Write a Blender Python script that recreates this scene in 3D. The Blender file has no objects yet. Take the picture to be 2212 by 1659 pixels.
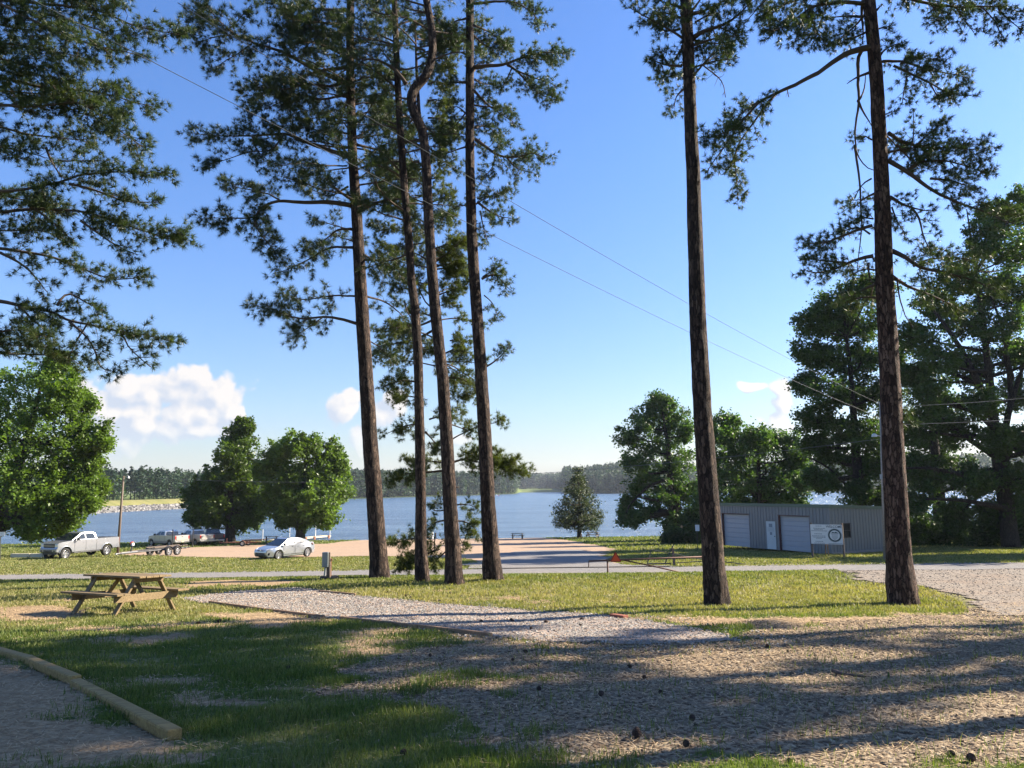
import bpy, bmesh, math, random
import numpy as np
from mathutils import Vector, Matrix
random.seed(7)
R = np.random.default_rng(7)
rad = math.radians
sc = bpy.context.scene
COL = sc.collection
# ------------------------------------------------------------------ camera and the map from picture to place
F, CU, CV = 1661.0, 1106.0, 829.5          # the photo measured at 2212 x 1659
EYE = np.array([0.0, 0.0, 1.6])
PITCH, ROLL = rad(7.7), rad(-0.7)
RM = (Matrix.Rotation(rad(90) + PITCH, 3, 'X') @ Matrix.Rotation(ROLL, 3, 'Z'))
RN = np.array(RM)
def ray(u, v):
    d = RN @ np.array([(u - CU) / F, (CV - v) / F, -1.0])
    return d / d[1]
def AT(u, v, Y):
    return EYE + ray(u, v) * Y
_hy = np.array([-60, 0, 4, 8, 12, 16, 20, 24, 27, 31, 34, 42, 50, 57, 62, 75, 90, 105, 111, 118, 130, 170.])
_hh = np.array([1.6, 1.6, 1.64, 1.88, 2.14, 2.42, 2.56, 2.64, 2.98, 3.6, 3.98, 4.3, 4.6, 4.87, 5.04, 5.75, 6.45, 6.8, 7.08, 7.6, 9, 10.])
_ty = np.arange(-60, 170, .25); _th = np.interp(_ty, _hy, _hh)
_k = np.ones(9) / 9; _th = np.convolve(np.pad(_th, 4, mode='edge'), _k, 'valid')
def _hash(ix, iy, iz):
    n = (ix * 374761393 + iy * 668265263 + iz * 2147483647 * 0 + iz * 1274126177) & 0xffffffff
    n = ((n ^ (n >> 13)) * 1274126177) & 0xffffffff
    return ((n ^ (n >> 16)) & 0xffff) / 65535.0
def noise(x, y, z=0.0):
    x, y = np.asarray(x, float), np.asarray(y, float); z = np.zeros_like(x) + z
    ix, iy, iz = np.floor(x).astype(np.int64), np.floor(y).astype(np.int64), np.floor(z).astype(np.int64)
    fx, fy, fz = x - ix, y - iy, z - iz
    fx, fy, fz = [f * f * (3 - 2 * f) for f in (fx, fy, fz)]
    o = 0
    for a in (0, 1):
        for b in (0, 1):
            for c in (0, 1):
                o = o + _hash(ix + a, iy + b, iz + c) * (fx if a else 1 - fx) * (fy if b else 1 - fy) * (fz if c else 1 - fz)
    return o
def fbm(x, y, z=0.0, n=3):
    o, a, s = 0, .5, 1.0
    for i in range(n):
        o = o + a * noise(x * s + 17 * i, y * s - 9 * i, z * s + 3 * i); a *= .5; s *= 2.1
    return o / (1 - .5 ** n)
def gz(X, Y):
    X, Y = np.asarray(X, float), np.asarray(Y, float)
    h = np.interp(Y, _ty, _th)
    amp = np.clip(1 - Y / 40, .0, 1)
    return 1.6 - h + (fbm(X * .35 + 40, Y * .35 + 9) - .5) * .16 * amp + (fbm(X * 1.7, Y * 1.7) - .5) * .045 * amp
def G(u, v, off=0.0):
    d = ray(u, v); t0 = 2.0; step = .25; t = t0
    while t < 160:
        p = EYE + d * t
        if p[2] < gz(p[0], p[1]): break
        t += step
    lo, hi = t - step, t
    for _ in range(18):
        m = (lo + hi) / 2; p = EYE + d * m
        if p[2] < gz(p[0], p[1]): hi = m
        else: lo = m
    p = EYE + d * hi; p[2] = gz(p[0], p[1]) + off
    return p
def GY(u, Y, off=0.0):
    "ground point at image column u and depth Y"
    v = CV
    X = 0.0
    for _ in range(4):
        z = gz(X, Y)
        # column: solve X from projection
        w = RN.T @ (np.array([X, Y, z]) - EYE)
        uu = CU + F * w[0] / -w[2]
        X += (u - uu) / F * Y
    return np.array([X, Y, float(gz(X, Y)) + off])
# ------------------------------------------------------------------ mesh building
def tag(o, label=None, cat=None, group=None, kind=None):
    if label: o['label'] = label
    if cat: o['category'] = cat
    if group: o['group'] = group
    if kind: o['kind'] = kind
    return o
class Acc:
    def __init__(s): s.V = []; s.T = []; s.Q = []; s.n = 0; s.C = []
    def add(s, V, T=None, Q=None, C=None):
        V = np.asarray(V, float).reshape(-1, 3)
        if T is not None and len(T): s.T.append(np.asarray(T, np.int64).reshape(-1, 3) + s.n)
        if Q is not None and len(Q): s.Q.append(np.asarray(Q, np.int64).reshape(-1, 4) + s.n)
        s.V.append(V); s.n += len(V)
        if C is None: C = np.tile([1, 1, 1.], (len(V), 1))
        C = np.asarray(C, float)
        if C.ndim == 1: C = np.tile(C, (len(V), 1))
        s.C.append(C)
        return s
    def box(s, c, size, rot=None, C=None):
        h = np.array(size) / 2.0
        V = np.array([[x, y, z] for x in (-1, 1) for y in (-1, 1) for z in (-1, 1)]) * h
        if rot is not None: V = V @ np.array(rot).T
        V = V + np.array(c)
        return s.add(V, Q=[[0, 1, 3, 2], [4, 6, 7, 5], [0, 4, 5, 1], [2, 3, 7, 6], [0, 2, 6, 4], [1, 5, 7, 3]], C=C)
    def beam(s, a, b, w, h, up=(0, 0, 1), C=None):
        "a bar of width w and height h from a to b"
        a, b = np.array(a, float), np.array(b, float); x = b - a; L = np.linalg.norm(x); x /= L
        y = np.cross(up, x); y /= np.linalg.norm(y); z = np.cross(x, y)
        return s.box((a + b) / 2, (L, w, h), np.stack([x, y, z], 1), C)
    def tube(s, P, r, n=6, C=None, cap=True):
        P = np.asarray(P, float); m = len(P); r = np.broadcast_to(np.asarray(r, float), (m,))
        T = np.gradient(P, axis=0); T /= np.linalg.norm(T, axis=1)[:, None] + 1e-9
        ref = np.array([0, 0, 1.]) if abs(T[:, 2]).mean() < .8 else np.array([1., 0, 0])
        A = np.cross(T, ref); A /= np.linalg.norm(A, axis=1)[:, None] + 1e-9; B = np.cross(T, A)
        th = np.arange(n) * 2 * np.pi / n
        V = P[:, None] + r[:, None, None] * (A[:, None] * np.cos(th)[None, :, None] + B[:, None] * np.sin(th)[None, :, None])
        i = np.arange(m - 1)[:, None] * n; j = np.arange(n)[None]; k = (j + 1) % n
        Q = np.stack([i + j, i + k, i + n + k, i + n + j], -1).reshape(-1, 4)
        tr = []
        V = V.reshape(-1, 3)
        if cap:
            V = np.vstack([V, P[:1], P[-1:]]); e = m * n
            for q in range(n):
                tr += [[e, q, (q + 1) % n][::-1], [e + 1, (m - 1) * n + q, (m - 1) * n + (q + 1) % n]]
        return s.add(V, T=tr, Q=Q, C=C)
    def lathe(s, prof, n=24, axis='y', c=(0, 0, 0), C=None):
        "prof: list of (radius, along-axis)"
        prof = np.array(prof, float); m = len(prof); th = np.arange(n) * 2 * np.pi / n
        a = prof[:, 0][:, None] * np.cos(th); b = prof[:, 0][:, None] * np.sin(th); d = np.repeat(prof[:, 1][:, None], n, 1)
        V = np.stack({'y': (a, d, b), 'z': (a, b, d), 'x': (d, a, b)}[axis], -1).reshape(-1, 3) + np.array(c)
        i = np.arange(m - 1)[:, None] * n; j = np.arange(n)[None]; k = (j + 1) % n
        return s.add(V, Q=np.stack([i + j, i + k, i + n + k, i + n + j], -1).reshape(-1, 4), C=C)
    def build(s, name, mat, parent=None, smooth=False, loc=None, rot=None):
        V = np.concatenate(s.V); C = np.concatenate(s.C)
        me = bpy.data.meshes.new(name)
        T = np.concatenate(s.T) if s.T else np.zeros((0, 3), np.int64)
        Q = np.concatenate(s.Q) if s.Q else np.zeros((0, 4), np.int64)
        me.vertices.add(len(V)); me.vertices.foreach_set('co', V.astype(np.float32).ravel())
        nl = T.size + Q.size; me.loops.add(nl)
        me.loops.foreach_set('vertex_index', np.concatenate([T.ravel(), Q.ravel()]).astype(np.int32))
        npol = len(T) + len(Q); me.polygons.add(npol)
        st = np.concatenate([np.arange(len(T)) * 3, T.size + np.arange(len(Q)) * 4]).astype(np.int32)
        me.polygons.foreach_set('loop_start', st)
        me.polygons.foreach_set('use_smooth', np.full(npol, smooth))
        me.update(calc_edges=True)
        at = me.color_attributes.new('col', 'FLOAT_COLOR', 'POINT')
        at.data.foreach_set('color', np.hstack([C, np.ones((len(C), 1))]).astype(np.float32).ravel())
        me.materials.append(mat)
        o = bpy.data.objects.new(name, me); COL.objects.link(o)
        if parent: o.parent = parent
        if loc is not None: o.location = loc
        if rot is not None: o.rotation_euler = rot
        return o
def empty(name, loc, label, cat, group=None, rz=0.0):
    o = bpy.data.objects.new(name, None); COL.objects.link(o)
    o.location = [float(a) for a in loc]; o.rotation_euler = (0, 0, rz); o.empty_display_size = .1
    return tag(o, label, cat, group)
def copy_tree(o, parent=None):
    c = o.copy(); COL.objects.link(c); c.parent = parent
    for ch in list(o.children): copy_tree(ch, c)
    return c
def bevel_all(o, w=.01, seg=1, ang=30):
    bm = bmesh.new(); bm.from_mesh(o.data)
    es = [e for e in bm.edges if len(e.link_faces) == 2 and e.calc_face_angle(0) > rad(ang)]
    bmesh.ops.bevel(bm, geom=es, offset=w, segments=seg, affect='EDGES', profile=.6, clamp_overlap=True)
    bmesh.ops.recalc_face_normals(bm, faces=bm.faces)
    bm.to_mesh(o.data); bm.free(); return o
# ------------------------------------------------------------------ materials
class NT:
    def __init__(s, name):
        s.m = bpy.data.materials.new(name); s.m.use_nodes = True; s.t = s.m.node_tree; s.N = s.t.nodes; s.L = s.t.links
        s.b = s.N['Principled BSDF']; s.out = s.N['Material Output']
    def n(s, typ, **k):
        x = s.N.new('ShaderNode' + typ)
        for a, b in k.items(): setattr(x, a, b)
        return x
    def set(s, node, sock, val):
        i = node.inputs[sock]
        if isinstance(val, bpy.types.NodeSocket): s.L.new(val, i)
        else:
            if hasattr(i.default_value, '__len__') and not hasattr(val, '__len__'): val = (val,) * len(i.default_value)
            if hasattr(val, '__len__') and len(val) == 3 and i.type == 'RGBA': val = (*val, 1)
            i.default_value = val
    def coord(s, scale=(1, 1, 1), kind='Object'):
        tc = s.n('TexCoord'); mp = s.n('Mapping'); s.L.new(tc.outputs[kind], mp.inputs[0]); s.set(mp, 'Scale', scale); return mp.outputs[0]
    def world(s, scale=(1, 1, 1)):
        g = s.n('NewGeometry'); mp = s.n('Mapping'); s.L.new(g.outputs['Position'], mp.inputs[0]); s.set(mp, 'Scale', scale); return mp.outputs[0]
    def noise(s, vec, scale, detail=4, rough=.55, out='Fac', dist=0):
        x = s.n('TexNoise'); s.L.new(vec, x.inputs['Vector']); s.set(x, 'Scale', scale); s.set(x, 'Detail', detail); s.set(x, 'Roughness', rough); s.set(x, 'Distortion', dist); return x.outputs[out]
    def voro(s, vec, scale, feature='F1', out='Distance', rnd=1):
        x = s.n('TexVoronoi', feature=feature); s.L.new(vec, x.inputs['Vector']); s.set(x, 'Scale', scale); s.set(x, 'Randomness', rnd); return x.outputs[out]
    def ramp(s, fac, pts):
        x = s.n('ValToRGB'); s.L.new(fac, x.inputs[0]); e = x.color_ramp.elements
        while len(e) < len(pts): e.new(.5)
        for q, (p, c) in zip(e, pts):
            q.position = p; q.color = (*c, 1) if hasattr(c, '__len__') else (c, c, c, 1)
        return x.outputs[0]
    def mix(s, fac, a, b, mode='MIX'):
        x = s.n('Mix', data_type='RGBA', blend_type=mode); s.set(x, 0, fac); s.set(x, 6, a); s.set(x, 7, b); return x.outputs[2]
    def math(s, op, a, b=0.0, c=0.0, clamp=False):
        x = s.n('Math', operation=op, use_clamp=clamp); s.set(x, 0, a); s.set(x, 1, b); s.set(x, 2, c); return x.outputs[0]
    def attr(s, name, out='Color'):
        x = s.n('Attribute'); x.attribute_name = name; return x.outputs[out]
    def bump(s, h, strength=1.0, dist=.01, nrm=None):
        x = s.n('Bump'); s.L.new(h, x.inputs['Height']); s.set(x, 'Strength', strength); s.set(x, 'Distance', dist)
        if nrm: s.L.new(nrm, x.inputs['Normal'])
        s.L.new(x.outputs[0], s.b.inputs['Normal']); return x.outputs[0]
    def fin(s, col=None, rough=.6, metal=0.0, spec=.5, **k):
        if col is not None: s.set(s.b, 'Base Color', col)
        s.set(s.b, 'Roughness', rough); s.set(s.b, 'Metallic', metal); s.set(s.b, 'Specular IOR Level', spec)
        for a, b in k.items(): s.set(s.b, a.replace('_', ' '), b)
        return s.m
M = {}
def plain(name, col, rough=.5, metal=0, var=.12, scale=8, spec=.5, bump=.0, **k):
    t = NT(name); v = t.coord()
    c = t.mix(t.noise(v, scale, 5), [x * (1 - var) for x in col], [min(1, x * (1 + var)) for x in col])
    if bump: t.bump(t.noise(v, scale * 4, 4), .6, bump)
    M[name] = t.fin(c, rough, metal, spec, **k); return M[name]
def wood(name, dark, light, scale=1.0, rough=.75):
    t = NT(name); v = t.coord((scale * 1.2, scale * 14, scale * 14))
    n = t.noise(v, 2.2, 6, .6, dist=1.2); n2 = t.noise(t.coord((1, 1, 1)), 3, 4)
    c = t.ramp(n, [(.3, dark), (.5, [(a + b) / 2 for a, b in zip(dark, light)]), (.68, light)])
    c = t.mix(t.ramp(n2, [(.4, 0), (.7, .5)]), c, [x * .55 for x in light])
    t.bump(n, .5, .006); M[name] = t.fin(c, rough, 0, .3); return M[name]
def foliage(name, base, trans=.35, rough=.5, spec=.35):
    t = NT(name); a = t.attr('col')
    c = t.mix(1.0, base, a, 'MULTIPLY')
    t.fin(c, rough, 0, spec)
    tr = t.n('BsdfTranslucent'); mx = t.n('MixShader'); t.set(mx, 0, trans)
    c2 = t.mix(1.0, c, (1.35, 1.45, .5), 'MULTIPLY'); t.L.new(c2, tr.inputs[0])
    t.L.new(t.b.outputs[0], mx.inputs[1]); t.L.new(tr.outputs[0], mx.inputs[2]); t.L.new(mx.outputs[0], t.out.inputs[0])
    M[name] = t.m; return t.m
def attrmat(name, rough=.8, mul=(1, 1, 1), spec=.3, bump=0, bs=40):
    t = NT(name); c = t.mix(1.0, t.attr('col'), mul, 'MULTIPLY')
    if bump: t.bump(t.noise(t.world(), bs, 3), .7, bump)
    M[name] = t.fin(c, rough, 0, spec); return t.m
def bark(name, c1, c2, c3, s=1.0, flake=.0):
    t = NT(name)
    v = t.coord((7 * s, 7 * s, 2.1 * s)); nz = t.noise(t.coord((5, 5, 3)), 4, 5, .7, out='Color')
    v2 = t.mix(.55, v, nz, 'ADD')
    e = t.voro(v2, 2.3, 'DISTANCE_TO_EDGE'); cell = t.voro(v2, 2.3, 'F1', 'Color')
    fine = t.noise(t.coord((20, 20, 5)), 2, 5, .7)
    crack = t.math('MULTIPLY', t.ramp(e, [(.0, .12), (.11, 1)]), t.ramp(t.noise(t.coord((14, 14, 2.2)), 1.6, 5, .65), [(.34, .45), (.52, 1)]))
    bw = t.n('RGBToBW'); t.L.new(cell, bw.inputs[0])
    tone = t.math('ADD', t.math('MULTIPLY', bw.outputs[0], .6), t.math('MULTIPLY', fine, .5))
    c = t.ramp(tone, [(.25, c1), (.5, c2), (.78, c3)])
    c = t.mix(crack, [x * .25 for x in c1], c)
    h = t.math('ADD', t.math('MULTIPLY', crack, .8), t.math('MULTIPLY', tone, .6))
    t.bump(h, 1.0, .035); M[name] = t.fin(c, .85, 0, .25); return t.m
SUN_EL, SUN_AZ, SUN_S, SKY_S, SKY_SAT, EXPO, HAZE = 31.0, 74.0, 5.0, .056, 1.12, 1.80, .00010
CLOUD_SHADE, CLOUD_LIT = (3.3, 3.65, 4.3), (5.3, 5.0, 4.75)
TINT0, TINT1 = (.70, .76, 1.04), (.72, .88, 1.24)
bark('pine_bark', (.020, .013, .010), (.048, .029, .021), (.125, .085, .062))
bark('red_bark', (.032, .018, .013), (.085, .047, .033), (.17, .108, .078))
bark('dark_bark', (.02, .016, .013), (.04, .032, .026), (.08, .065, .055), 1.2)
bark('grey_bark', (.035, .03, .025), (.07, .062, .052), (.12, .105, .09), 1.4)
plain('branch_bark', (.075, .055, .042), .85, var=.3, spec=.2)
foliage('pine_needles', (.044, .068, .026), .30, .45)
foliage('yellow_needles', (.095, .120, .030), .38, .45)
foliage('broad_leaves', (.085, .138, .022), .45, .42)
foliage('dark_leaves', (.044, .082, .020), .40, .5)
foliage('cedar_leaves', (.055, .075, .028), .25, .6)
foliage('far_leaves', (.026, .048, .024), .2, .7)
foliage('grass_blades', (1, 1, 1), .35, .5, .25)
attrmat('stones', .85, bump=.004); attrmat('straw', .8); attrmat('rocks', .9, bump=.05, bs=6)
wood('treated_wood', (.10, .068, .032), (.27, .195, .10)); wood('weathered_wood', (.07, .052, .04), (.19, .15, .12))
wood('timber_wood', (.17, .10, .03), (.42, .28, .095)); wood('edge_wood', (.16, .085, .045), (.33, .22, .13)); wood('pole_wood', (.17, .15, .13), (.34, .31, .28), .5)
plain('silver_paint', (.33, .34, .365), .26, .6, .03, spec=.6, Coat_Weight=.7, Coat_Roughness=.08)
plain('sedan_paint', (.36, .375, .40), .25, .6, .03, spec=.6, Coat_Weight=.8, Coat_Roughness=.06)
plain('beige_paint', (.46, .43, .39), .3, .3, .03, Coat_Weight=.6, Coat_Roughness=.1)
plain('white_paint', (.78, .78, .76), .35, 0, .04, Coat_Weight=.4)
plain('tan_trim', (.30, .25, .19), .5); plain('dark_paint', (.05, .05, .055), .3, .2, Coat_Weight=.5)
plain('black_plastic', (.02, .02, .022), .5); plain('rubber', (.028, .027, .026), .8, spec=.3)
plain('glass', (.012, .016, .018), .06, 0, .02, spec=.8); plain('chrome', (.4, .4, .4), .3, 1); plain('rim_metal', (.62, .62, .63), .3, .8)
plain('tail_red', (.45, .02, .015), .25); plain('lamp_clear', (.7, .72, .75), .12, .3, Coat_Weight=1.0)
plain('black_steel', (.025, .025, .028), .45, .3); plain('rust_steel', (.24, .10, .06), .75, .2, .35, 12)
plain('gate_steel', (.11, .05, .035), .7, .2, .3); plain('old_green_steel', (.06, .065, .05), .7, .2, .3)
plain('galvanized', (.45, .46, .46), .45, .6); plain('box_grey', (.23, .26, .26), .5, .3); plain('plate', (.6, .55, .3), .5)
plain('orange_red', (.72, .075, .02), .45); plain('dark_red', (.28, .02, .015), .5); plain('white_plastic', (.8, .8, .8), .4)
plain('sign_white', (.62, .64, .64), .5, 0, .08, 2); plain('sign_ink', (.03, .06, .07), .6); plain('sign_grey_ink', (.19, .22, .25), .7); plain('paper', (.4, .43, .43), .7)
plain('green_trim', (.075, .12, .095), .45, .2, .15); plain('window_dark', (.010, .013, .013), .7, spec=.2)
plain('door_white', (.46, .50, .50), .5, 0, .1, 3); plain('roller_door', (.31, .335, .375), .45, .1, .07, 2); plain('rust_jamb', (.10, .045, .04), .7)
plain('concrete', (.22, .215, .2), .9); plain('wire', (.16, .17, .18), .5, .5); plain('insulation', (.5, .42, .2), .7)
plain('cone_brown', (.05, .028, .018), .85, var=.4, scale=40); plain('stick_brown', (.09, .06, .045), .9); plain('brick_red', (.25, .08, .045), .9, var=.3)
plain('wheelstop', (.52, .47, .34), .9); plain('yellow_dock', (.62, .52, .33), .8)
def siding():
    t = NT('metal_siding'); v = t.coord()
    st = t.n('Mapping'); t.L.new(t.coord(), st.inputs[0]); t.set(st, 'Scale', (2.5, 2.5, .35))
    n = t.noise(st.outputs[0], 1.5, 5); n2 = t.noise(t.coord((6, 6, .5)), 1, 4)
    c = t.mix(n, (.125, .145, .165), (.175, .20, .22)); c = t.mix(t.ramp(n2, [(.55, 0), (.8, .4)]), c, (.22, .215, .21))
    M['metal_siding'] = t.fin(c, .42, .35, .5)
siding()
def ground_mat():
    t = NT('ground_soil'); w = t.world()
    gr, ba, ye = [t.attr('m', 'Color')] * 3
    sep = t.n('SeparateColor'); t.L.new(t.attr('col'), sep.inputs[0]); G_, B_, Y_ = sep.outputs
    n1 = t.noise(w, .6, 5); n2 = t.noise(w, 6, 5, .65); n3 = t.noise(w, 38, 4, .7); n4 = t.noise(w, 2.2, 4)
    grass = t.ramp(n2, [(.3, (.050, .075, .018)), (.5, (.10, .125, .032)), (.72, (.19, .185, .062))])
    dry = t.ramp(n2, [(.3, (.15, .14, .05)), (.55, (.27, .235, .095)), (.75, (.36, .31, .15))])
    g = t.mix(t.math('MULTIPLY', t.math('ADD', Y_, t.math('MULTIPLY', t.math('SUBTRACT', n4, .5), .9)), 1.0, clamp=True), grass, dry)
    g = t.mix(t.ramp(n3, [(.35, 0), (.7, .55)]), g, (.04, .06, .012))
    soil = t.ramp(t.noise(w, 14, 6, .7), [(.3, (.16, .10, .052)), (.5, (.31, .215, .12)), (.7, (.42, .315, .19))])
    vor = t.voro(w, 30, 'F1', 'Color'); bw = t.n('RGBToBW'); t.L.new(vor, bw.inputs[0])
    peb = t.ramp(bw.outputs[0], [(.2, (.085, .058, .036)), (.5, (.195, .145, .095)), (.8, (.31, .245, .165))])
    c = t.mix(t.ramp(t.math('ADD', B_, t.math('MULTIPLY', t.math('SUBTRACT', n2, .5), .8)), [(.45, 0), (.62, 1)]), g, soil)
    c = t.mix(t.ramp(t.math('ADD', G_, t.math('MULTIPLY', t.math('SUBTRACT', n2, .5), .5)), [(.4, 0), (.6, 1)]), c, peb)
    d = t.voro(w, 30); h = t.math('ADD', t.math('MULTIPLY', n3, .6), t.math('MULTIPLY', d, -.8))
    t.bump(h, .8, .03); M['ground_soil'] = t.fin(c, .95, 0, .15)
ground_mat()
def gravel_mat(name, c1, c2, c3, sc_, big=1.2, tint=None):
    t = NT(name); w = t.world(); vor = t.voro(w, sc_, 'F1', 'Color'); bw = t.n('RGBToBW'); t.L.new(vor, bw.inputs[0])
    n = t.noise(w, big, 6, .6); n2 = t.noise(w, sc_ * .25, 4)
    c = t.ramp(bw.outputs[0], [(.2, c1), (.5, c2), (.85, c3)])
    c = t.mix(.45, c, t.ramp(n2, [(.3, c1), (.5, c2), (.7, c3)]))
    if tint: c = t.mix(t.ramp(n, [(.42, 0), (.66, .8)]), c, tint)
    t.bump(t.math('ADD', t.voro(w, sc_), t.math('MULTIPLY', n2, .8)), .8, .02); M[name] = t.fin(c, .92, 0, .2)
gravel_mat('pad_gravel', (.15, .128, .11), (.235, .20, .172), (.33, .29, .25), 34, 1.3, (.36, .27, .21))
gravel_mat('lot_gravel', (.22, .155, .105), (.31, .22, .15), (.38, .285, .205), 9, .22, (.35, .24, .155))
gravel_mat('drive_gravel', (.12, .10, .078), (.20, .168, .135), (.29, .25, .205), 22, .8, (.22, .165, .12))
gravel_mat('road_asphalt', (.145, .138, .132), (.19, .18, .17), (.24, .226, .212), 40, .35, (.23, .205, .18))
def water_mat():
    t = NT('lake_water'); w = t.world((.55, 1.0, 1))
    n = t.noise(w, 1.6, 6, .62, dist=.3); n2 = t.noise(t.world((.04, .25, 1)), .5, 4)
    t.bump(n, 1.0, .55); t.set(t.N['Bump'], 'Distance', .5); n3 = t.noise(t.world((.18, .9, 1)), .9, 5, .6, dist=.4); t.bump(t.math('ADD', n, t.math('MULTIPLY', n3, 2.2)), 1.0, .8); c = t.mix(t.ramp(t.math('ADD', t.math('MULTIPLY', n2, .5), t.math('MULTIPLY', n3, .5)), [(.4, 0), (.6, 1)]), (.055, .105, .185), (.12, .19, .275))
    M['lake_water'] = t.fin(c, .22, 0, .5, IOR=1.33)
water_mat()
def cheap(name, ramp, scale, wscale=(1, 1, 1), rough=.95):
    t = NT(name); M[name] = t.fin(t.ramp(t.noise(t.world(wscale), scale, 5, .6), ramp), rough, 0, .15)
cheap('dam_grass', [(.3, (.11, .12, .035)), (.5, (.165, .16, .055)), (.7, (.22, .195, .08))], .12, (.3, 2, 1))
t = NT('hill_ground'); M['hill_ground'] = t.fin(t.mix(1.0, t.ramp(t.noise(t.world(), .02, 4), [(.3, (.08, .12, .03)), (.7, (.15, .18, .055))]), t.attr('col'), 'MULTIPLY'), .95, 0, .1)

# ------------------------------------------------------------------ regions on the ground
def WP(s):
    a = np.array([float(x) for x in s.replace(',', ' ').split()]).reshape(-1, 2)
    return np.array([G(u, v)[:2] for u, v in a])
def sdf(P, poly):
    "signed distance, positive inside"
    P = np.asarray(P, float); d = np.full(len(P), 1e9); ins = np.zeros(len(P), bool); n = len(poly)
    for i in range(n):
        a, b = poly[i], poly[(i + 1) % n]; e = b - a; w = P - a
        t = np.clip((w @ e) / (e @ e + 1e-12), 0, 1); q = w - t[:, None] * e
        d = np.minimum(d, (q ** 2).sum(1))
        c = ((a[1] > P[:, 1]) != (b[1] > P[:, 1])) & (P[:, 0] < (b[0] - a[0]) * (P[:, 1] - a[1]) / (b[1] - a[1] + 1e-12) + a[0])
        ins ^= c
    return np.where(ins, 1, -1) * np.sqrt(d)
PAD = WP('392 1293 500 1279 640 1270 690 1275 770 1287 880 1297 1000 1308 1120 1317 1240 1324 1340 1334 1450 1350 1540 1366 1600 1385 1480 1395 1330 1391 1200 1388 1062 1377 960 1366 850 1353 740 1341 640 1330 560 1319 480 1308 430 1302')
LOT = WP('240 1200 420 1204 560 1206 700 1204 800 1202 1000 1207 1040 1216 1035 1238 1520 1238 1500 1226 1358 1222 1325 1215 1305 1202 1337 1187 1290 1177 1236 1168 1050 1163 1015 1161 850 1161 770 1168 700 1175 560 1177 480 1180 320 1186 260 1192')
BRN = [WP('735 1450 800 1418 920 1399 1062 1388 1250 1392 1430 1388 1600 1384 1620 1340 1750 1352 1900 1340 2080 1325 2250 1300 2400 1300 2600 1659 1120 1659 1060 1625 1010 1590 1080 1550 1010 1520 900 1515 770 1490')]
BRN[0] = np.vstack([BRN[0][:13], [[12, 2], [-.3, 2.0]], BRN[0][16:]]) if False else BRN[0]
DRIVE = np.vstack([[[12.5, 33.4], [60, 33.4], [34, 10]], WP('2120 1330 2085 1300 2000 1268 1850 1257'), [[12.5, 31.5]]])
ROAD = None
BARE = [WP(s) for s in ('-60 1425 60 1436 170 1490 330 1602 420 1660 -200 1660', '-40 1312 60 1310 190 1316 215 1330 110 1348 -40 1345',
        '390 1256 500 1253 640 1256 600 1266 420 1268', '1360 1338 1620 1335 1900 1332 2110 1322 2100 1345 1700 1356 1500 1352', '160 1385 260 1372 420 1378 330 1392', '420 1330 560 1320 700 1345 620 1352 470 1345', '950 1359 1030 1366 1000 1378 920 1370')]
def masks(X, Y):
    P = np.stack([X, Y], 1); w = (fbm(X * 1.5, Y * 1.5) - .5)
    wob = w * 1.6 + (fbm(X * 5, Y * 5 + 7) - .5) * .7
    sm = lambda d, s: np.clip(.5 + d / s, 0, 1)
    near = Y < 30
    br = np.zeros(len(X)); ba = np.zeros(len(X))
    idx = np.where(near)[0]
    if len(idx):
        Pn = P[idx]; wn = wob[idx]
        br[idx] = sm(sdf(Pn, BRN[0]) + wn * .8, .35)
        b = np.zeros(len(idx))
        for q in BARE: b = np.maximum(b, sm(sdf(Pn, q) + wn * .7, .5))
        ba[idx] = b
    ba = np.maximum(ba, np.clip((fbm(X * .55 + 3, Y * .9 + 5, n=4) - .63) * 7, 0, .75) * (Y < 20) * (X < 3))
    ye = np.interp(Y, [0, 9, 13, 15, 19, 22, 26, 33, 42, 60, 110], [.2, .2, .4, .7, .85, .6, .3, .3, .6, .6, .25]) + w * .7
    pass
    return br, ba, np.clip(ye, 0, 1)
def sheet(name, mat, xs, ys, off, inside, C=None, kind='structure', wob=0.0):
    xs, ys = np.array(xs), np.array(ys); X, Y = np.meshgrid(xs, ys); sh = X.shape; X, Y = X.ravel(), Y.ravel()
    Z = gz(X, Y) + off; n = sh[1]
    i = np.arange(sh[0] - 1)[:, None] * n + np.arange(n - 1)[None]
    Q = np.stack([i, i + 1, i + n + 1, i + n], -1).reshape(-1, 4)
    if inside is not None:
        ok = inside(X, Y); Q = Q[ok[Q].all(1)]
        used = np.unique(Q); mp = np.zeros(len(X), np.int64); mp[used] = np.arange(len(used)); Q = mp[Q]; X, Y, Z = X[used], Y[used], Z[used]
    a = Acc(); a.add(np.stack([X, Y, Z], 1), Q=Q, C=C(X, Y) if C else None)
    return tag(a.build(name, M[mat], smooth=True), kind=kind)
def graded(lo, hi, near, f0, f1, d):
    "values from lo to hi: fine steps f0 inside near, growing outside"
    o = list(np.arange(near[0], near[1] + 1e-6, f0)); s = f0; x = near[1]
    while x < hi: s = min(s * d, f1); x += s; o.append(x)
    s = f0; x = near[0]
    while x > lo: s = min(s * d, f1); x -= s; o.insert(0, x)
    return o
gx = graded(-230, 230, (-9, 9), .09, 6, 1.06); gy = graded(-45, 165, (4, 18), .09, 2.5, 1.03)
def gC(X, Y):
    br, ba, ye = masks(X, Y); return np.stack([br, ba, ye], 1)
sheet('ground', 'ground_soil', gx, gy, 0, None, gC)
def inroad(X, Y): e = (fbm(X * .5, Y * .5 + 2) - .5) * .7; return (Y > 33.0 + e) & (Y < 43.2 - e)
sheet('road', 'road_asphalt', np.arange(-120, 120, .5), np.arange(32.4, 44, .25), .015, inroad)
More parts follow.
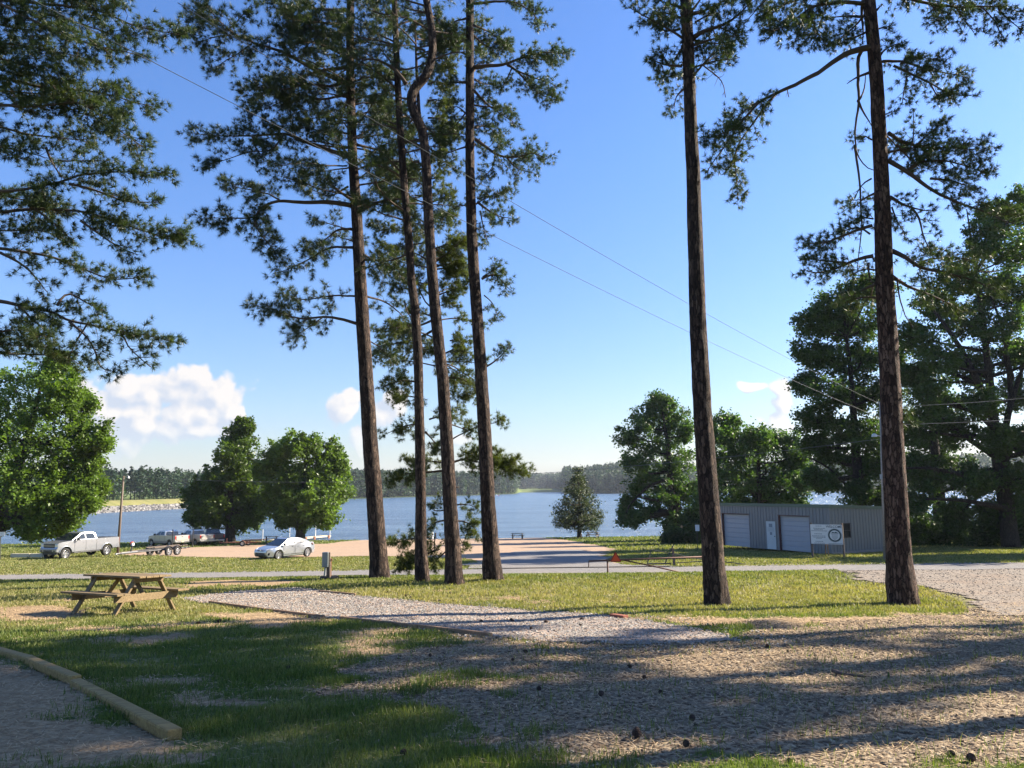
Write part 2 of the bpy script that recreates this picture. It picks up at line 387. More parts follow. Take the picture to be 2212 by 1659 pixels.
sheet('parking_lot', 'lot_gravel', np.arange(-60, 30, .4), np.arange(41, 113, .4), .03, lambda X, Y: (sdf(np.stack([X, Y], 1), LOT) + (fbm(X * .6, Y * .6) - .5) * 1.6 > 0) & (Y > 42.2))
APR = WP('985 1240 990 1226 1020 1216 1060 1200 1130 1191 1230 1187 1296 1193 1306 1202 1325 1215 1358 1221 1500 1226 1530 1240')
sheet('driveway', 'road_asphalt', np.arange(-10, 24, .25), np.arange(41, 66, .25), .06, lambda X, Y: (sdf(np.stack([X, Y], 1), APR) + (fbm(X * .5, Y * .5) - .5) * 2.2 > 0) & (Y > 42.0))
sheet('gravel_pad', 'pad_gravel', np.arange(-12, 6, .08), np.arange(9, 24, .08), .014, lambda X, Y: sdf(np.stack([X, Y], 1), PAD) + (fbm(X * 3, Y * 3) - .5) * .25 > 0)
sheet('gravel_drive', 'drive_gravel', np.arange(8, 40, .2), np.arange(10, 34.5, .2), .02, lambda X, Y: sdf(np.stack([X, Y], 1), DRIVE) + (fbm(X * 1.2, Y * 1.2) - .5) * .9 > 0)
# ------------------------------------------------------------------ lake, dam and far shore
WZ = 1.6 - 7.1
a = Acc(); a.add([[-3000, 98, WZ], [3000, 98, WZ], [3000, 3500, WZ], [-3000, 3500, WZ]], Q=[[0, 1, 2, 3]]); tag(a.build('lake', M['lake_water']), kind='structure')
SH_U = np.array([-500, 0, 167, 384, 490, 520, 560, 740, 900, 1040, 1110, 1116, 1210, 1216, 1330, 1500, 1800, 2212, 2900.])
SH_Y = np.array([190, 225, 259, 326, 374, 440, 500, 605, 715, 830, 930, 1180, 1180, 900, 800, 800, 720, 620, 560.])
def shore(a): return np.interp(a * F + CU, SH_U, SH_Y)
AA = np.linspace(-1.0, 1.1, 420); dd = np.array([-14, -2, 0, 3, 12, 40, 120, 260, 400, 700, 1200, 2200.])
def landh(a, d):
    u = a * F + CU
    lft = np.interp(u, [500, 620], [1, 0]); hill = np.interp(u, [1100, 1350, 2212], [.25, 1, 1.3])
    base = np.interp(d, [-14, 0, 8, 40, 400, 1200, 2200], [-4, -.1, 1.0, 1.8, 10, 24, 34])
    h = np.interp(d, [-14, 0, 60, 300, 700, 2200], [-4, -.1, 4, 20, 30, 40])
    l = np.interp(d, [-14, 0, 15, 20, 24, 60, 2200], [-4, -.1, 3.9, 4.0, 4.0, 3.2, 8])
    bay = ((u > 1112) & (u < 1214)); base = base * (1 - hill) + h * hill
    base = np.where(bay, np.interp(d, [-14, 0, 6, 250, 700, 2200], [-4, -.1, 1.0, 4.5, 26, 40]), base)
    return base * (1 - lft) + l * lft
a_, d_ = np.meshgrid(AA, dd); Yl = shore(a_) + d_; Xl = a_ * Yl
V = np.stack([Xl, Yl, WZ + landh(a_, d_)], -1).reshape(-1, 3); n = len(AA)
i = np.arange(len(dd) - 1)[:, None] * n + np.arange(n - 1)[None]; Q = np.stack([i, i + 1, i + n + 1, i + n], -1).reshape(-1, 4)
u_ = (a_ * F + CU).ravel(); fl = ((u_ > 1112) & (u_ < 1216) & (d_.ravel() < 270)) | (u_ < 520); a = Acc(); a.add(V, Q=Q, C=np.where(fl[:, None], [[1, 1, 1.]], [[.28, .32, .3]])); tag(a.build('hills', M['hill_ground'], smooth=True), kind='structure')
# the grassy dam with its stone face
al = np.linspace((-600 - CU) / F, (505 - CU) / F, 160)
rows = [(-1, -.3), (4.5, 1.75), (5, 1.8), (9, 2.7), (15, 4.1), (22, 4.15), (34, 3.0)]
V = []; 
for dq, hq in rows:
    Yq = shore(al) + dq; V.append(np.stack([al * Yq, Yq, np.full_like(al, WZ + hq)], 1))
V = np.array(V); n = len(al); i = np.arange(2, len(rows) - 1)[:, None] * n + np.arange(n - 1)[None]
a = Acc(); a.add(V.reshape(-1, 3), Q=np.stack([i, i + 1, i + n + 1, i + n], -1).reshape(-1, 4)); tag(a.build('embankment', M['dam_grass'], smooth=True), kind='structure')
OCT_V = np.array([[1, 0, 0], [-1, 0, 0], [0, 1, 0], [0, -1, 0], [0, 0, 1], [0, 0, -1.]]); OCT_F = np.array([[0, 2, 4], [2, 1, 4], [1, 3, 4], [3, 0, 4], [2, 0, 5], [1, 2, 5], [3, 1, 5], [0, 3, 5]])
CUBV = np.array([[x, y, z] for x in (-1, 1) for y in (-1, 1) for z in (-1, 1.)]) * .72
CUBF = np.array([[0, 1, 3], [0, 3, 2], [4, 6, 7], [4, 7, 5], [0, 4, 5], [0, 5, 1], [2, 3, 7], [2, 7, 6], [0, 2, 6], [0, 6, 4], [1, 5, 7], [1, 7, 3]])
def scatter(a, P, size, C, flat=.6, shape='cube', rng=R):
    n = len(P); BV, BF = (CUBV, CUBF) if shape == 'cube' else (OCT_V, OCT_F)
    k = len(BV); S = size[:, None, None] * (BV[None] * (1 + .35 * (rng.random((n, k, 1)) - .5)) + .25 * (rng.random((n, k, 3)) - .5))
    S = S * np.stack([1 + .5 * rng.random(n), .75 + .3 * rng.random(n), flat * (.7 + .6 * rng.random(n))], 1)[:, None]
    th = rng.random(n) * 6.283; c, s = np.cos(th), np.sin(th); tl = (rng.random((n, 2)) - .5) * .7
    x, y, z = S[..., 0], S[..., 1], S[..., 2]; z = z + x * tl[:, :1] + y * tl[:, 1:]
    V = np.stack([x * c[:, None] - y * s[:, None], x * s[:, None] + y * c[:, None], z], -1) + P[:, None]
    T = (BF[None] + (np.arange(n) * k)[:, None, None]).reshape(-1, 3)
    a.add(V.reshape(-1, 3), T=T, C=np.repeat(C, k, 0))
n = 7000; aa = al[0] + (al[-1] - al[0]) * R.random(n); dq = -1 + 6 * R.random(n); Yq = shore(aa) + dq
P = np.stack([aa * Yq, Yq, WZ + np.interp(dq, [-1, 4.5, 5], [-.2, 1.8, 1.85])], 1); g = (.11 + .17 * R.random(n))[:, None]
a = Acc(); scatter(a, P, .38 + .4 * R.random(n), g * np.array([[1.05, 1, .95]])); tag(a.build('rubble', M['rocks']), kind='stuff', label='pale stone riprap along the waterline of the grassy dam')
# far woods, one mass of crowns
def blobs(a, P, rad_, hgt, n, size, C, rng=R, cone=None):
    "n leaf facets round each centre P; rad_/hgt per tree"
    m = len(P); q = rng.normal(size=(m, n, 3)); q /= np.linalg.norm(q, axis=2)[..., None]; q *= (.62 + .42 * rng.random((m, n, 1)))
    q = q * np.stack([rad_, rad_, hgt], 1)[:, None]
    if cone is not None:
        f = 1 - cone[:, None] * (q[..., 2] / hgt[:, None] * .5 + .5); q[..., 0] *= f; q[..., 1] *= f
    c = (q + P[:, None]).reshape(-1, 3); N = len(c); leaves(a, c, np.repeat(size, n), np.repeat(C, n, 0), rng)
def leaves(a, c, size, C, rng=R, up=.35):
    N = len(c); nn = rng.normal(size=(N, 3)); nn[:, 2] = np.abs(nn[:, 2]) + up; nn /= np.linalg.norm(nn, axis=1)[:, None]
    t = np.cross(nn, rng.normal(size=(N, 3))); t /= np.linalg.norm(t, axis=1)[:, None] + 1e-9; b = np.cross(nn, t)
    s = size[:, None] * .5; w = s * (.7 + .3 * rng.random((N, 1)))
    V = np.stack([c - t * s, c - b * w * .8 + nn * s * .15, c + t * s * 1.1, c + b * w * .8 - nn * s * .1], 1).reshape(-1, 3)
    Q = np.arange(N * 4).reshape(-1, 4); j = .8 + .4 * rng.random((N, 1)); a.add(V, Q=Q, C=np.repeat(C * j, 4, 0))
def forest(u0, u1, nt, d0, d1, h0, h1, nf, size, name, label, cl=(1, 1, 1)):
    a = Acc(); uu = u0 + (u1 - u0) * R.random(nt); dq = d0 + (d1 - d0) * R.random(nt) ** 1.3; al = (uu - CU) / F; Yq = shore(al) + dq
    ht = h0 + (h1 - h0) * R.random(nt) ** .8
    z = WZ + landh(al, dq); pine = R.random(nt) < .55
    r = ht * np.where(pine, .19, .30); hh = ht * np.where(pine, .44 if u0 > 0 else .34, .50)
    P = np.stack([al * Yq, Yq, z + ht - hh], 1)
    C = np.where(pine[:, None], [[.75, .9, .85]], [[1.05, 1.15, .8]]) * (.65 + .7 * R.random((nt, 1))) * np.array([cl])
    C[(R.random(nt) < .12) & ~pine] *= np.array([1.5, 1.5, 1.0])
    blobs(a, P, r, hh, nf, np.full(nt, size), C, cone=np.where(pine, .6, .1))
    for k in range(nt):
        if dq[k] < d0 + (d1 - d0) * .25: a.tube([[P[k, 0], P[k, 1], z[k] - 1], [P[k, 0], P[k, 1], P[k, 2]]], ht[k] * .014, 3, C=[1.6, 1.2, 1.1], cap=False)
    return tag(a.build(name, M['far_leaves']), label, kind='stuff')
forest(-500, 545, 700, 70, 200, 12, 17, 170, 1.3, 'forest', 'pine wood behind the grassy dam')
forest(520, 1112, 1100, 3, 150, 16, 24, 150, 2.4, 'forest', 'dark wood along the far lake shore')
forest(1095, 1230, 300, 255, 480, 18, 26, 120, 3.2, 'forest', 'wood behind the pale green field across the lake')
forest(1205, 1420, 800, 3, 420, 16, 24, 130, 2.8, 'forest', 'wooded hill rising on the far side of the lake')
forest(1420, 2700, 900, 3, 420, 16, 24, 90, 3.0, 'forest', 'wooded far shore glimpsed between the trees behind the shed')
# ------------------------------------------------------------------ pines
def smooth_path(P, step):
    P = np.asarray(P, float); s = np.r_[0, np.cumsum(np.linalg.norm(np.diff(P, axis=0), axis=1))]
    n = max(3, int(s[-1] / step) + 1); t = np.linspace(0, s[-1], n); Q = np.stack([np.interp(t, s, P[:, k]) for k in range(3)], 1)
    for _ in range(2):
        if len(Q) > 4: Q[1:-1] = (Q[:-2] + 2 * Q[1:-1] + Q[2:]) / 4
    return Q
def unit(v): return v / (np.linalg.norm(v) + 1e-9)
class Crown:
    def __init__(s, seed, gap=.08, flat=1.0): s.gap = gap; s.flat = flat; s.w = Acc(); s.p = []; s.d = []; s.c = []; s.rng = np.random.default_rng(seed)
    def twig(s, P, d, L, r, cl, bare=False, nt=1.0):
        g = s.rng; n = 4; pts = [P]; dd = d.copy()
        for k in range(n):
            dd = unit(dd + g.normal(size=3) * .22 * np.array([1, 1, s.flat]) + np.array([0, 0, .06])); pts.append(pts[-1] + dd * L / n)
        pts = np.array(pts); s.w.tube(pts, np.linspace(r, .003, len(pts)), 3, cap=False)
        if bare: return
        m = max(2, int(L / s.gap * nt))
        for k in range(m):
            t = .3 + .7 * (k + 1) / m; x = t * n; i = min(int(x), n - 1); q = pts[i] + (pts[i + 1] - pts[i]) * (x - i)
            if k < m - 1: q = q + g.normal(size=3) * .07
            s.p.append(q); s.d.append(unit(unit(pts[i + 1] - pts[i]) + g.normal(size=3) * .45)); s.c.append(cl * (.75 + .5 * g.random()))
    def limb(s, P, r0, s0=.3, tl=.8, dens=7, cl=1.0, bare=False, droop=.15):
        g = s.rng; Q = smooth_path(P, .16); Q[1:] += np.cumsum(g.normal(size=(len(Q) - 1, 3)), 0) * .006
        n = len(Q); s.w.tube(Q, r0 + (.008 - r0) * np.linspace(0, 1, n) ** .8, 6)
        L = np.linalg.norm(np.diff(Q, axis=0), axis=1).sum()
        k = int(L * (1 - s0) * dens * 1.25) + 2
        for j in range(k):
            t = s0 + (1 - s0) * g.random() ** .8; i = min(int(t * (n - 1)), n - 2); T = unit(Q[i + 1] - Q[i])
            lat = g.normal(size=3); lat[2] = lat[2] * .6 * s.flat - droop * .5 * s.flat; lat = unit(lat - T * (lat @ T))
            s.twig(Q[i], unit(T * (.35 + .5 * t) + lat * .9), tl * (.35 + .75 * g.random()) * (1 - .45 * t), .006 + r0 * .12 * (1 - t), cl, bare)
        if not bare:
            s.twig(Q[-2], unit(Q[-1] - Q[-3]), tl * .5, .006, cl)
    def auto(s, base, az, el, L, r0, **k):
        g = s.rng; d = np.array([math.cos(az) * math.cos(el), math.sin(az) * math.cos(el), math.sin(el)]); pts = [base]
        for i in range(5):
            d = unit(d + g.normal(size=3) * .15 + np.array([0, 0, -.05])); pts.append(pts[-1] + d * L / 5)
        s.limb(pts, r0, **k)
    def needles(s, name, mat, parent, nn=17, ln=.17, w=.007):
        if not s.p: return
        P, D, c = np.array(s.p), np.array(s.d), np.array(s.c); N = len(P); g = s.rng
        v = g.normal(size=(N, nn, 3)); v /= np.linalg.norm(v, axis=2)[..., None]; v = v * .85 + D[:, None] * .75; v /= np.linalg.norm(v, axis=2)[..., None]
        b = np.cross(v, g.normal(size=(N, nn, 3))); b /= np.linalg.norm(b, axis=2)[..., None]
        L = ln * (.7 + .45 * g.random((N, nn, 1))); P0 = P[:, None] - D[:, None] * .03 * g.random((N, nn, 1))
        V = np.stack([P0 - b * w, P0 + b * w, P0 + v * L], 2).reshape(-1, 3)
        C = np.repeat(c, nn * 3)[:, None] * np.array([[1, 1, 1]]) * np.repeat(.8 + .4 * g.random((N * nn, 1)), 3, 0)
        yel = np.repeat(g.random(N) < .12, nn * 3); C[yel] *= np.array([1.5, 1.25, .8])
        a = Acc(); a.add(V, T=np.arange(N * nn * 3).reshape(-1, 3), C=C); return a.build(name, mat, parent)
def trunk_mesh(P, r, name, mat, parent, seed, n=30, flare=1.0, step=.07, rough=.035):
    P = np.asarray(P, float); s = np.r_[0, np.cumsum(np.linalg.norm(np.diff(P, axis=0), axis=1))]; m = int(s[-1] / step)
    t = np.linspace(0, s[-1], m); Q = np.stack([np.interp(t, s, P[:, k]) for k in range(3)], 1); rr = np.interp(t, s, r)
    for _ in range(6): Q[1:-1] = (Q[:-2] + 2 * Q[1:-1] + Q[2:]) / 4
    rr = rr * (1 + flare * .42 * np.exp(-t / .28)); th = np.arange(n) * 2 * np.pi / n
    TT, HH = np.meshgrid(th, t)
    cx, cy = np.cos(TT), np.sin(TT)
    root = np.exp(-HH / .25) * (.16 * np.sin(TT * 5 + seed) + .1 * np.sin(TT * 3 + 2 * seed)) * flare
    nz = (fbm(cx * 4.5 + seed * 7, cy * 4.5, HH * 1.9) - .5) * 2 * rough * 1.6 + (fbm(cx * 11 + seed, cy * 11, HH * 5) - .5) * 2 * rough * 1.2
    nz += (fbm(cx * 1.3 + seed, cy * 1.3, HH * .5) - .5) * .12
    rad_ = rr[:, None] * (1 + root + nz)
    T = np.gradient(Q, axis=0); T /= np.linalg.norm(T, axis=1)[:, None]; A = np.cross([0, 1., 0], T); A /= np.linalg.norm(A, axis=1)[:, None]; B = np.cross(T, A)
    V = Q[:, None] + rad_[..., None] * (A[:, None] * cx[..., None] + B[:, None] * cy[..., None])
    i = np.arange(m - 1)[:, None] * n; j = np.arange(n)[None]; k = (j + 1) % n
    a = Acc(); a.add(V.reshape(-1, 3), Q=np.stack([i + j, i + k, i + n + k, i + n + j], -1).reshape(-1, 4)); return a.build(name, mat, parent, smooth=True)
def pts(s, fx, fy, ox, oy):
    a = np.array([float(x) for x in s.split()]).reshape(-1, 2); return np.stack([ox + a[:, 0] * fx, oy + a[:, 1] * fy], 1)
VIEW = {'c': (.3636, 384, 0), 'd': (.3638, 768, 0), 'e': (.4464, 713, 548.6), 'f': (.2975, 1371.5, 0), 'g': (.3637, 1755.6, 0), 'l': (.496, 0, 0), 'D': (1, 0, 0)}
def pine(label, trunk, Y, limbs, seed, autos=(), top=8.0, topn=14, mat='pine_needles', nn=19, ln=.17, w=.007, vis=True, cl=1.0, bk='pine_bark', n_front=0, name='pine_tree', topL=3.0, gap=.08, flat=1.0):
    """trunk: 'u v width ...' from the base up, in photo coordinates. limbs: (view, 'x y ...', r0, s0, twig, density, bare, depth)"""
    T = np.array([float(x) for x in trunk.split()]).reshape(-1, 3)
    base = GY(T[0, 0], Y); P = [base - [0, 0, .12]]; r = [T[0, 2] / 2 * Y / F / 1.30]
    for u, v, wd in T[1:]: P.append(AT(u, v, Y)); r.append(wd / 2 * Y / F)
    g = np.random.default_rng(seed); P = np.array(P)
    if top:
        d = unit(P[-1] - P[-2]); d = unit(d + [0, 0, .6]); P = np.vstack([P, P[-1] + d * top * .5, P[-1] + d * top]); r += [r[-1] * .65, .03]
    root = empty(name, base, label, 'tree', 'pine trees'); 
    off = -np.array(base)
    trunk_mesh(P + off, r, 'trunk', M[bk], root, seed)
    c = Crown(seed, gap, flat)
    Pz = P[:, 2]
    def on_trunk(z): return np.array([np.interp(z, Pz, P[:, 0]), np.interp(z, Pz, P[:, 1]), z])
    for L in limbs:
        view, s, r0, s0, tl, dens, bare, dep = L; sx, ox, oy = VIEW[view]; q = pts(s, sx, sx, ox, oy); n = len(q)
        dd = np.linspace(0, 1, n) * dep + np.sin(np.linspace(0, 3, n)) * .2
        c.limb([AT(u, v, Y + k) + off for (u, v), k in zip(q, dd)], r0, s0, tl, dens, cl, bare)
    for (z0, z1, m, L0, L1, azc, azs) in autos:
        for k in range(m):
            z = z0 + (z1 - z0) * g.random(); az = azc + azs * (g.random() - .5) * 2
            c.auto(on_trunk(z) + off, az, .15 + .4 * g.random(), L0 + (L1 - L0) * g.random(), .035, s0=.3, tl=.8, dens=5, cl=cl)
    if topn:
        z0, z1 = Pz[-3] + .3, Pz[-1]
        for k in range(topn):
            f = (k + .5) / topn; z = z0 + (z1 - z0) * f
            c.auto(on_trunk(z) + off, g.random() * 6.283, .2 + .6 * f, topL * (1 - .65 * f), .04, s0=.3, tl=.8, dens=5, cl=cl)
    br = c.w.build('branches', M['branch_bark'], root, smooth=True); c.needles('needles', M[mat], root, nn, ln, w)
    return root
LM = lambda v, s, r=.05, s0=.25, tl=.8, de=9, b=False, dp=0: (v, s, r, s0, tl, de, b, dp)
pine('tall straight pine, leftmost of the row of four, its long limbs reaching left',
 '822 1257 46 820 1225 38 816 1180 37 808 1060 34 799 950 32 790 800 30 783 690 29 778 603 27 773 509 25 769 436 24 762 345 21 757 200 20 756 90 18 757 0 17 757 -60 16', 24, [
 LM('c', '1030 1220 900 1200 720 1200 600 1185 500 1225 450 1310 500 1400 560 1480 600 1560', .085, .38, 1.0, 12, dp=-1.5),
 LM('c', '520 1215 450 1300 300 1300 130 1300', .04, .1, .9, 13, dp=-1), LM('c', '600 1185 540 1150 400 1120 260 1090', .035, .2, .9, 12, dp=1),
 LM('c', '1010 930 860 880 640 790 440 805 280 810 60 790', .085, .3, 1.0, 12, dp=1.2), LM('c', '640 790 560 900 420 900 300 950 150 990', .03, .2, .9, 9, dp=-.5), LM('c', '440 805 470 900 540 960 620 1010', .03, .1, .8, 9),
 LM('c', '1010 500 900 450 760 390 620 310 440 260 330 205 240 120 160 20', .09, .25, 1.1, 12, dp=-2), LM('c', '440 260 350 330 250 380 210 430', .03, .1, .9, 12, dp=.5), LM('c', '330 205 200 220 100 260 60 160', .03, .1, 1, 12), LM('c', '240 120 160 130 80 90', .03, .1, .9, 11), LM('c', '300 180 380 100 440 20', .03, .1, .9, 10),
 LM('c', '1040 1470 900 1470 820 1520 700 1580 610 1620', .05, .3, .9, 11, dp=-1), LM('c', '1030 1360 940 1360 880 1420 760 1480', .05, .3, .9, 8, dp=1),
 LM('c', '1000 60 850 60 700 40 560 20', .07, .1, 1.2, 14, dp=1), LM('c', '1000 300 850 260 700 240 620 180', .07, .1, 1.3, 14, dp=-1.5), LM('c', '1000 400 850 420 700 470 500 560 390 580', .07, .15, 1.2, 14, dp=1.5), LM('c', '1010 560 850 600 700 560 560 640 420 700', .05, .2, 1.1, 12, dp=0), LM('c', '1010 700 930 690 800 700 640 730', .04, .2, 1, 8, dp=2),
 LM('c', '1000 150 900 140 760 130 660 120', .06, .1, 1.2, 14, dp=-2), LM('c', '1010 480 900 520 760 500 620 540 470 520', .06, .1, 1.2, 13, dp=-1), LM('c', '1005 985 900 985 760 970 600 980', .03, .3, .8, 8, dp=-2), LM('c', '1010 1110 960 1140 900 1170 800 1130 700 1060', .04, .2, .9, 9, dp=2),
 LM('D', '775 700 735 688 700 683 640 690 590 668 545 658', .06, .25, .95, 13, dp=-1.2), LM('D', '700 683 660 710 620 735', .025, .1, .8, 11), LM('D', '770 640 720 640 660 650 610 640', .04, .3, .8, 9, dp=1.5),
 LM('D', '778 563 810 560 840 575 870 600', .05, .15, .8, 9, dp=-1), LM('D', '771 313 820 322 860 350 880 380', .05, .2, .9, 9, dp=1), LM('D', '780 455 820 436 860 440 890 470', .05, .2, .9, 9, dp=-1.5), LM('D', '765 250 800 240 850 250', .04, .1, 1, 10), LM('D', '790 640 830 650 870 680 890 720', .04, .2, .8, 9, dp=1.5), LM('D', '785 730 820 750 850 790', .03, .2, .7, 9, dp=2)],
 11, autos=[(9, 15, 12, 1.5, 2.8, 1.57, 1.2), (10.5, 16.5, 12, 1.5, 3.0, -1.57, 1.2), (12, 17, 16, 1.5, 3.2, 3.14, 1.2), (11, 17, 10, 1.2, 2.6, 0, 1.0)], top=7, topn=14, cl=.85, gap=.092, nn=34, ln=.2, w=.0055)
pine('slender straight pine, second from the left in the row of four',
 '914 1267 30 911 1230 27 909 1174 25 909 1084 22 907 950 21 905 861 20 903 772 20 896 660 19 888 603 18 884 527 18 873 400 17 864 273 16 859 182 15 852 0 13 850 -50 12', 22.4, [
 LM('d', '250 740 180 715 100 710 10 710', .035, .2, .9, 9, dp=1.5), LM('d', '255 480 150 460 50 450 -60 520', .04, .1, 1, 11, dp=1.2), LM('d', '240 270 150 240 60 230 -40 200', .04, .1, 1, 12, dp=-1), LM('d', '240 150 340 120 420 130 500 100', .04, .1, .9, 10, dp=1),
 LM('d', '270 960 200 960 130 990', .03, .2, .8, 9, dp=1), LM('d', '290 1180 200 1190 90 1210 40 1240', .035, .2, .9, 7, dp=1.5), LM('d', '280 1050 340 1060 400 1100 430 1160', .03, .2, .8, 9, dp=1.5), LM('d', '290 880 330 930 340 1000', .03, .1, .7, 9, dp=1),
 LM('d', '330 1500 250 1540 150 1560 60 1600', .04, .2, .8, 9, dp=1), LM('e', '430 390 445 440 460 470', .03, 1, .3, 1, True), LM('e', '360 230 370 280 400 320', .03, .6, .3, 3, True), LM('d', '250 60 180 90 80 60 0 20', .04, .1, 1, 12, dp=1), LM('d', '300 1300 360 1330 440 1340 520 1300', .03, .1, .9, 10, dp=2)],
 12, autos=[(9.5, 16, 16, 1.2, 2.4, 1.57, 2.6)], top=6, topn=12, cl=.9, gap=.08, nn=28, ln=.18, w=.0055)
CTR = '981 1271 42 979 1240 35 979 1196 33 972 1084 29 965 950 27 956 816 25 941 683 24 932 575 23 926 473 22 921 364 21 917 309 20 912 280 21 899 252 22 889 228 22 888 205 22 899 186 22 916 170 21 928 148 19 935 109 18 933 65 17 921 0 16 915 -50 15'
pine('pine with an S-shaped kink high in its trunk, third in the row of four', CTR, 21.6, [
 LM('d', '300 500 240 420 180 380 120 350 20 355 -60 340', .07, .3, 1, 11, dp=-.5), LM('d', '410 300 340 270 250 268', .035, .3, .7, 7, dp=-.8), LM('d', '380 960 340 965', .05, 1, .2, 1, True), LM('d', '440 60 360 80 300 70', .03, .5, .6, 6),
 LM('d', '470 200 540 230 560 260', .04, .1, .8, 12, dp=1), LM('d', '440 80 490 130 520 180', .04, .1, .8, 12, dp=1), LM('e', '605 1128 625 1128', .03, 1, .2, 1, True)],
 13, autos=[(12, 16.5, 12, 1, 2.2, 1.57, 2.0)], top=6, topn=12, nn=24, w=.006)
pine('slightly leaning pine, rightmost of the row of four, clumped limbs on its right side',
 '1066 1264 44 1063 1230 38 1061 1196 35 1054 1084 31 1048 950 29 1037 772 26 1025 603 24 1019 509 23 1015 364 21 1015 146 19 1015 0 18 1015 -50 17', 22.4, [
 LM('d', '700 400 800 390 900 380 1000 340 1100 310 1250 320', .07, .35, .85, 16, dp=-1), LM('d', '900 385 940 400 1000 470 1080 560 1180 600', .045, .25, .8, 13, dp=0), LM('d', '930 400 900 480 860 530', .03, .1, .7, 9), LM('d', '1000 340 1100 350 1200 370', .03, .1, .7, 13), LM('d', '960 420 1060 460 1160 490 1200 520', .03, .1, .7, 12),
 LM('d', '705 540 780 620 860 680 960 740', .05, .15, .9, 14, dp=1), LM('d', '715 830 780 870 860 930 960 930 1060 900 1130 940', .06, .2, .85, 15, dp=-1), LM('d', '830 900 820 1000 760 1050', .03, .1, .7, 10), LM('d', '900 935 940 1000 1060 1030', .03, .1, .7, 12),
 LM('d', '725 1200 790 1250 860 1290 930 1290', .045, .15, .75, 13, dp=.5), LM('d', '740 1250 760 1350 790 1450', .03, .1, .6, 9), LM('d', '725 1180 780 1160 860 1180', .03, .1, .7, 12), LM('d', '700 20 850 10 960 20 1060 90 1090 150', .05, .3, .8, 11, dp=-1), LM('d', '700 150 780 180 840 230 900 260', .04, .15, .9, 12, dp=1), LM('d', '700 210 780 280 900 300', .04, .1, .9, 12, dp=1.5),
 LM('d', '655 240 600 210 520 225', .05, .2, .8, 9, dp=-.6), LM('d', '655 110 580 130 530 170', .04, .2, .8, 9, dp=.5), LM('d', '650 490 590 490 545 500', .045, .2, .8, 10), LM('d', '650 670 600 620 580 640', .03, .2, .7, 9), LM('d', '655 320 590 300', .03, .3, .7, 9), LM('d', '655 1220 610 1220 585 1250', .02, .3, .4, 5, True),
 LM('d', '710 470 760 500 820 500', .03, .1, .8, 11, dp=1), LM('d', '715 760 760 740 820 770 880 800', .03, .1, .8, 11, dp=1.5),
 LM('e', '755 545 800 520 830 490 865 445', .035, .35, .5, 14), LM('e', '735 120 800 90 850 150 885 180', .045, .15, .7, 13), LM('e', '740 110 790 80 825 55', .03, .2, .6, 12), LM('e', '745 200 790 240 810 300', .02, .3, .5, 6), LM('e', '690 110 660 150 640 160', .02, .2, .5, 8)],
 14, autos=[(9, 15.5, 9, 1, 2, 1.57, 1.2)], top=6, topn=12, ln=.14, nn=24, w=.006, flat=.55, gap=.062)
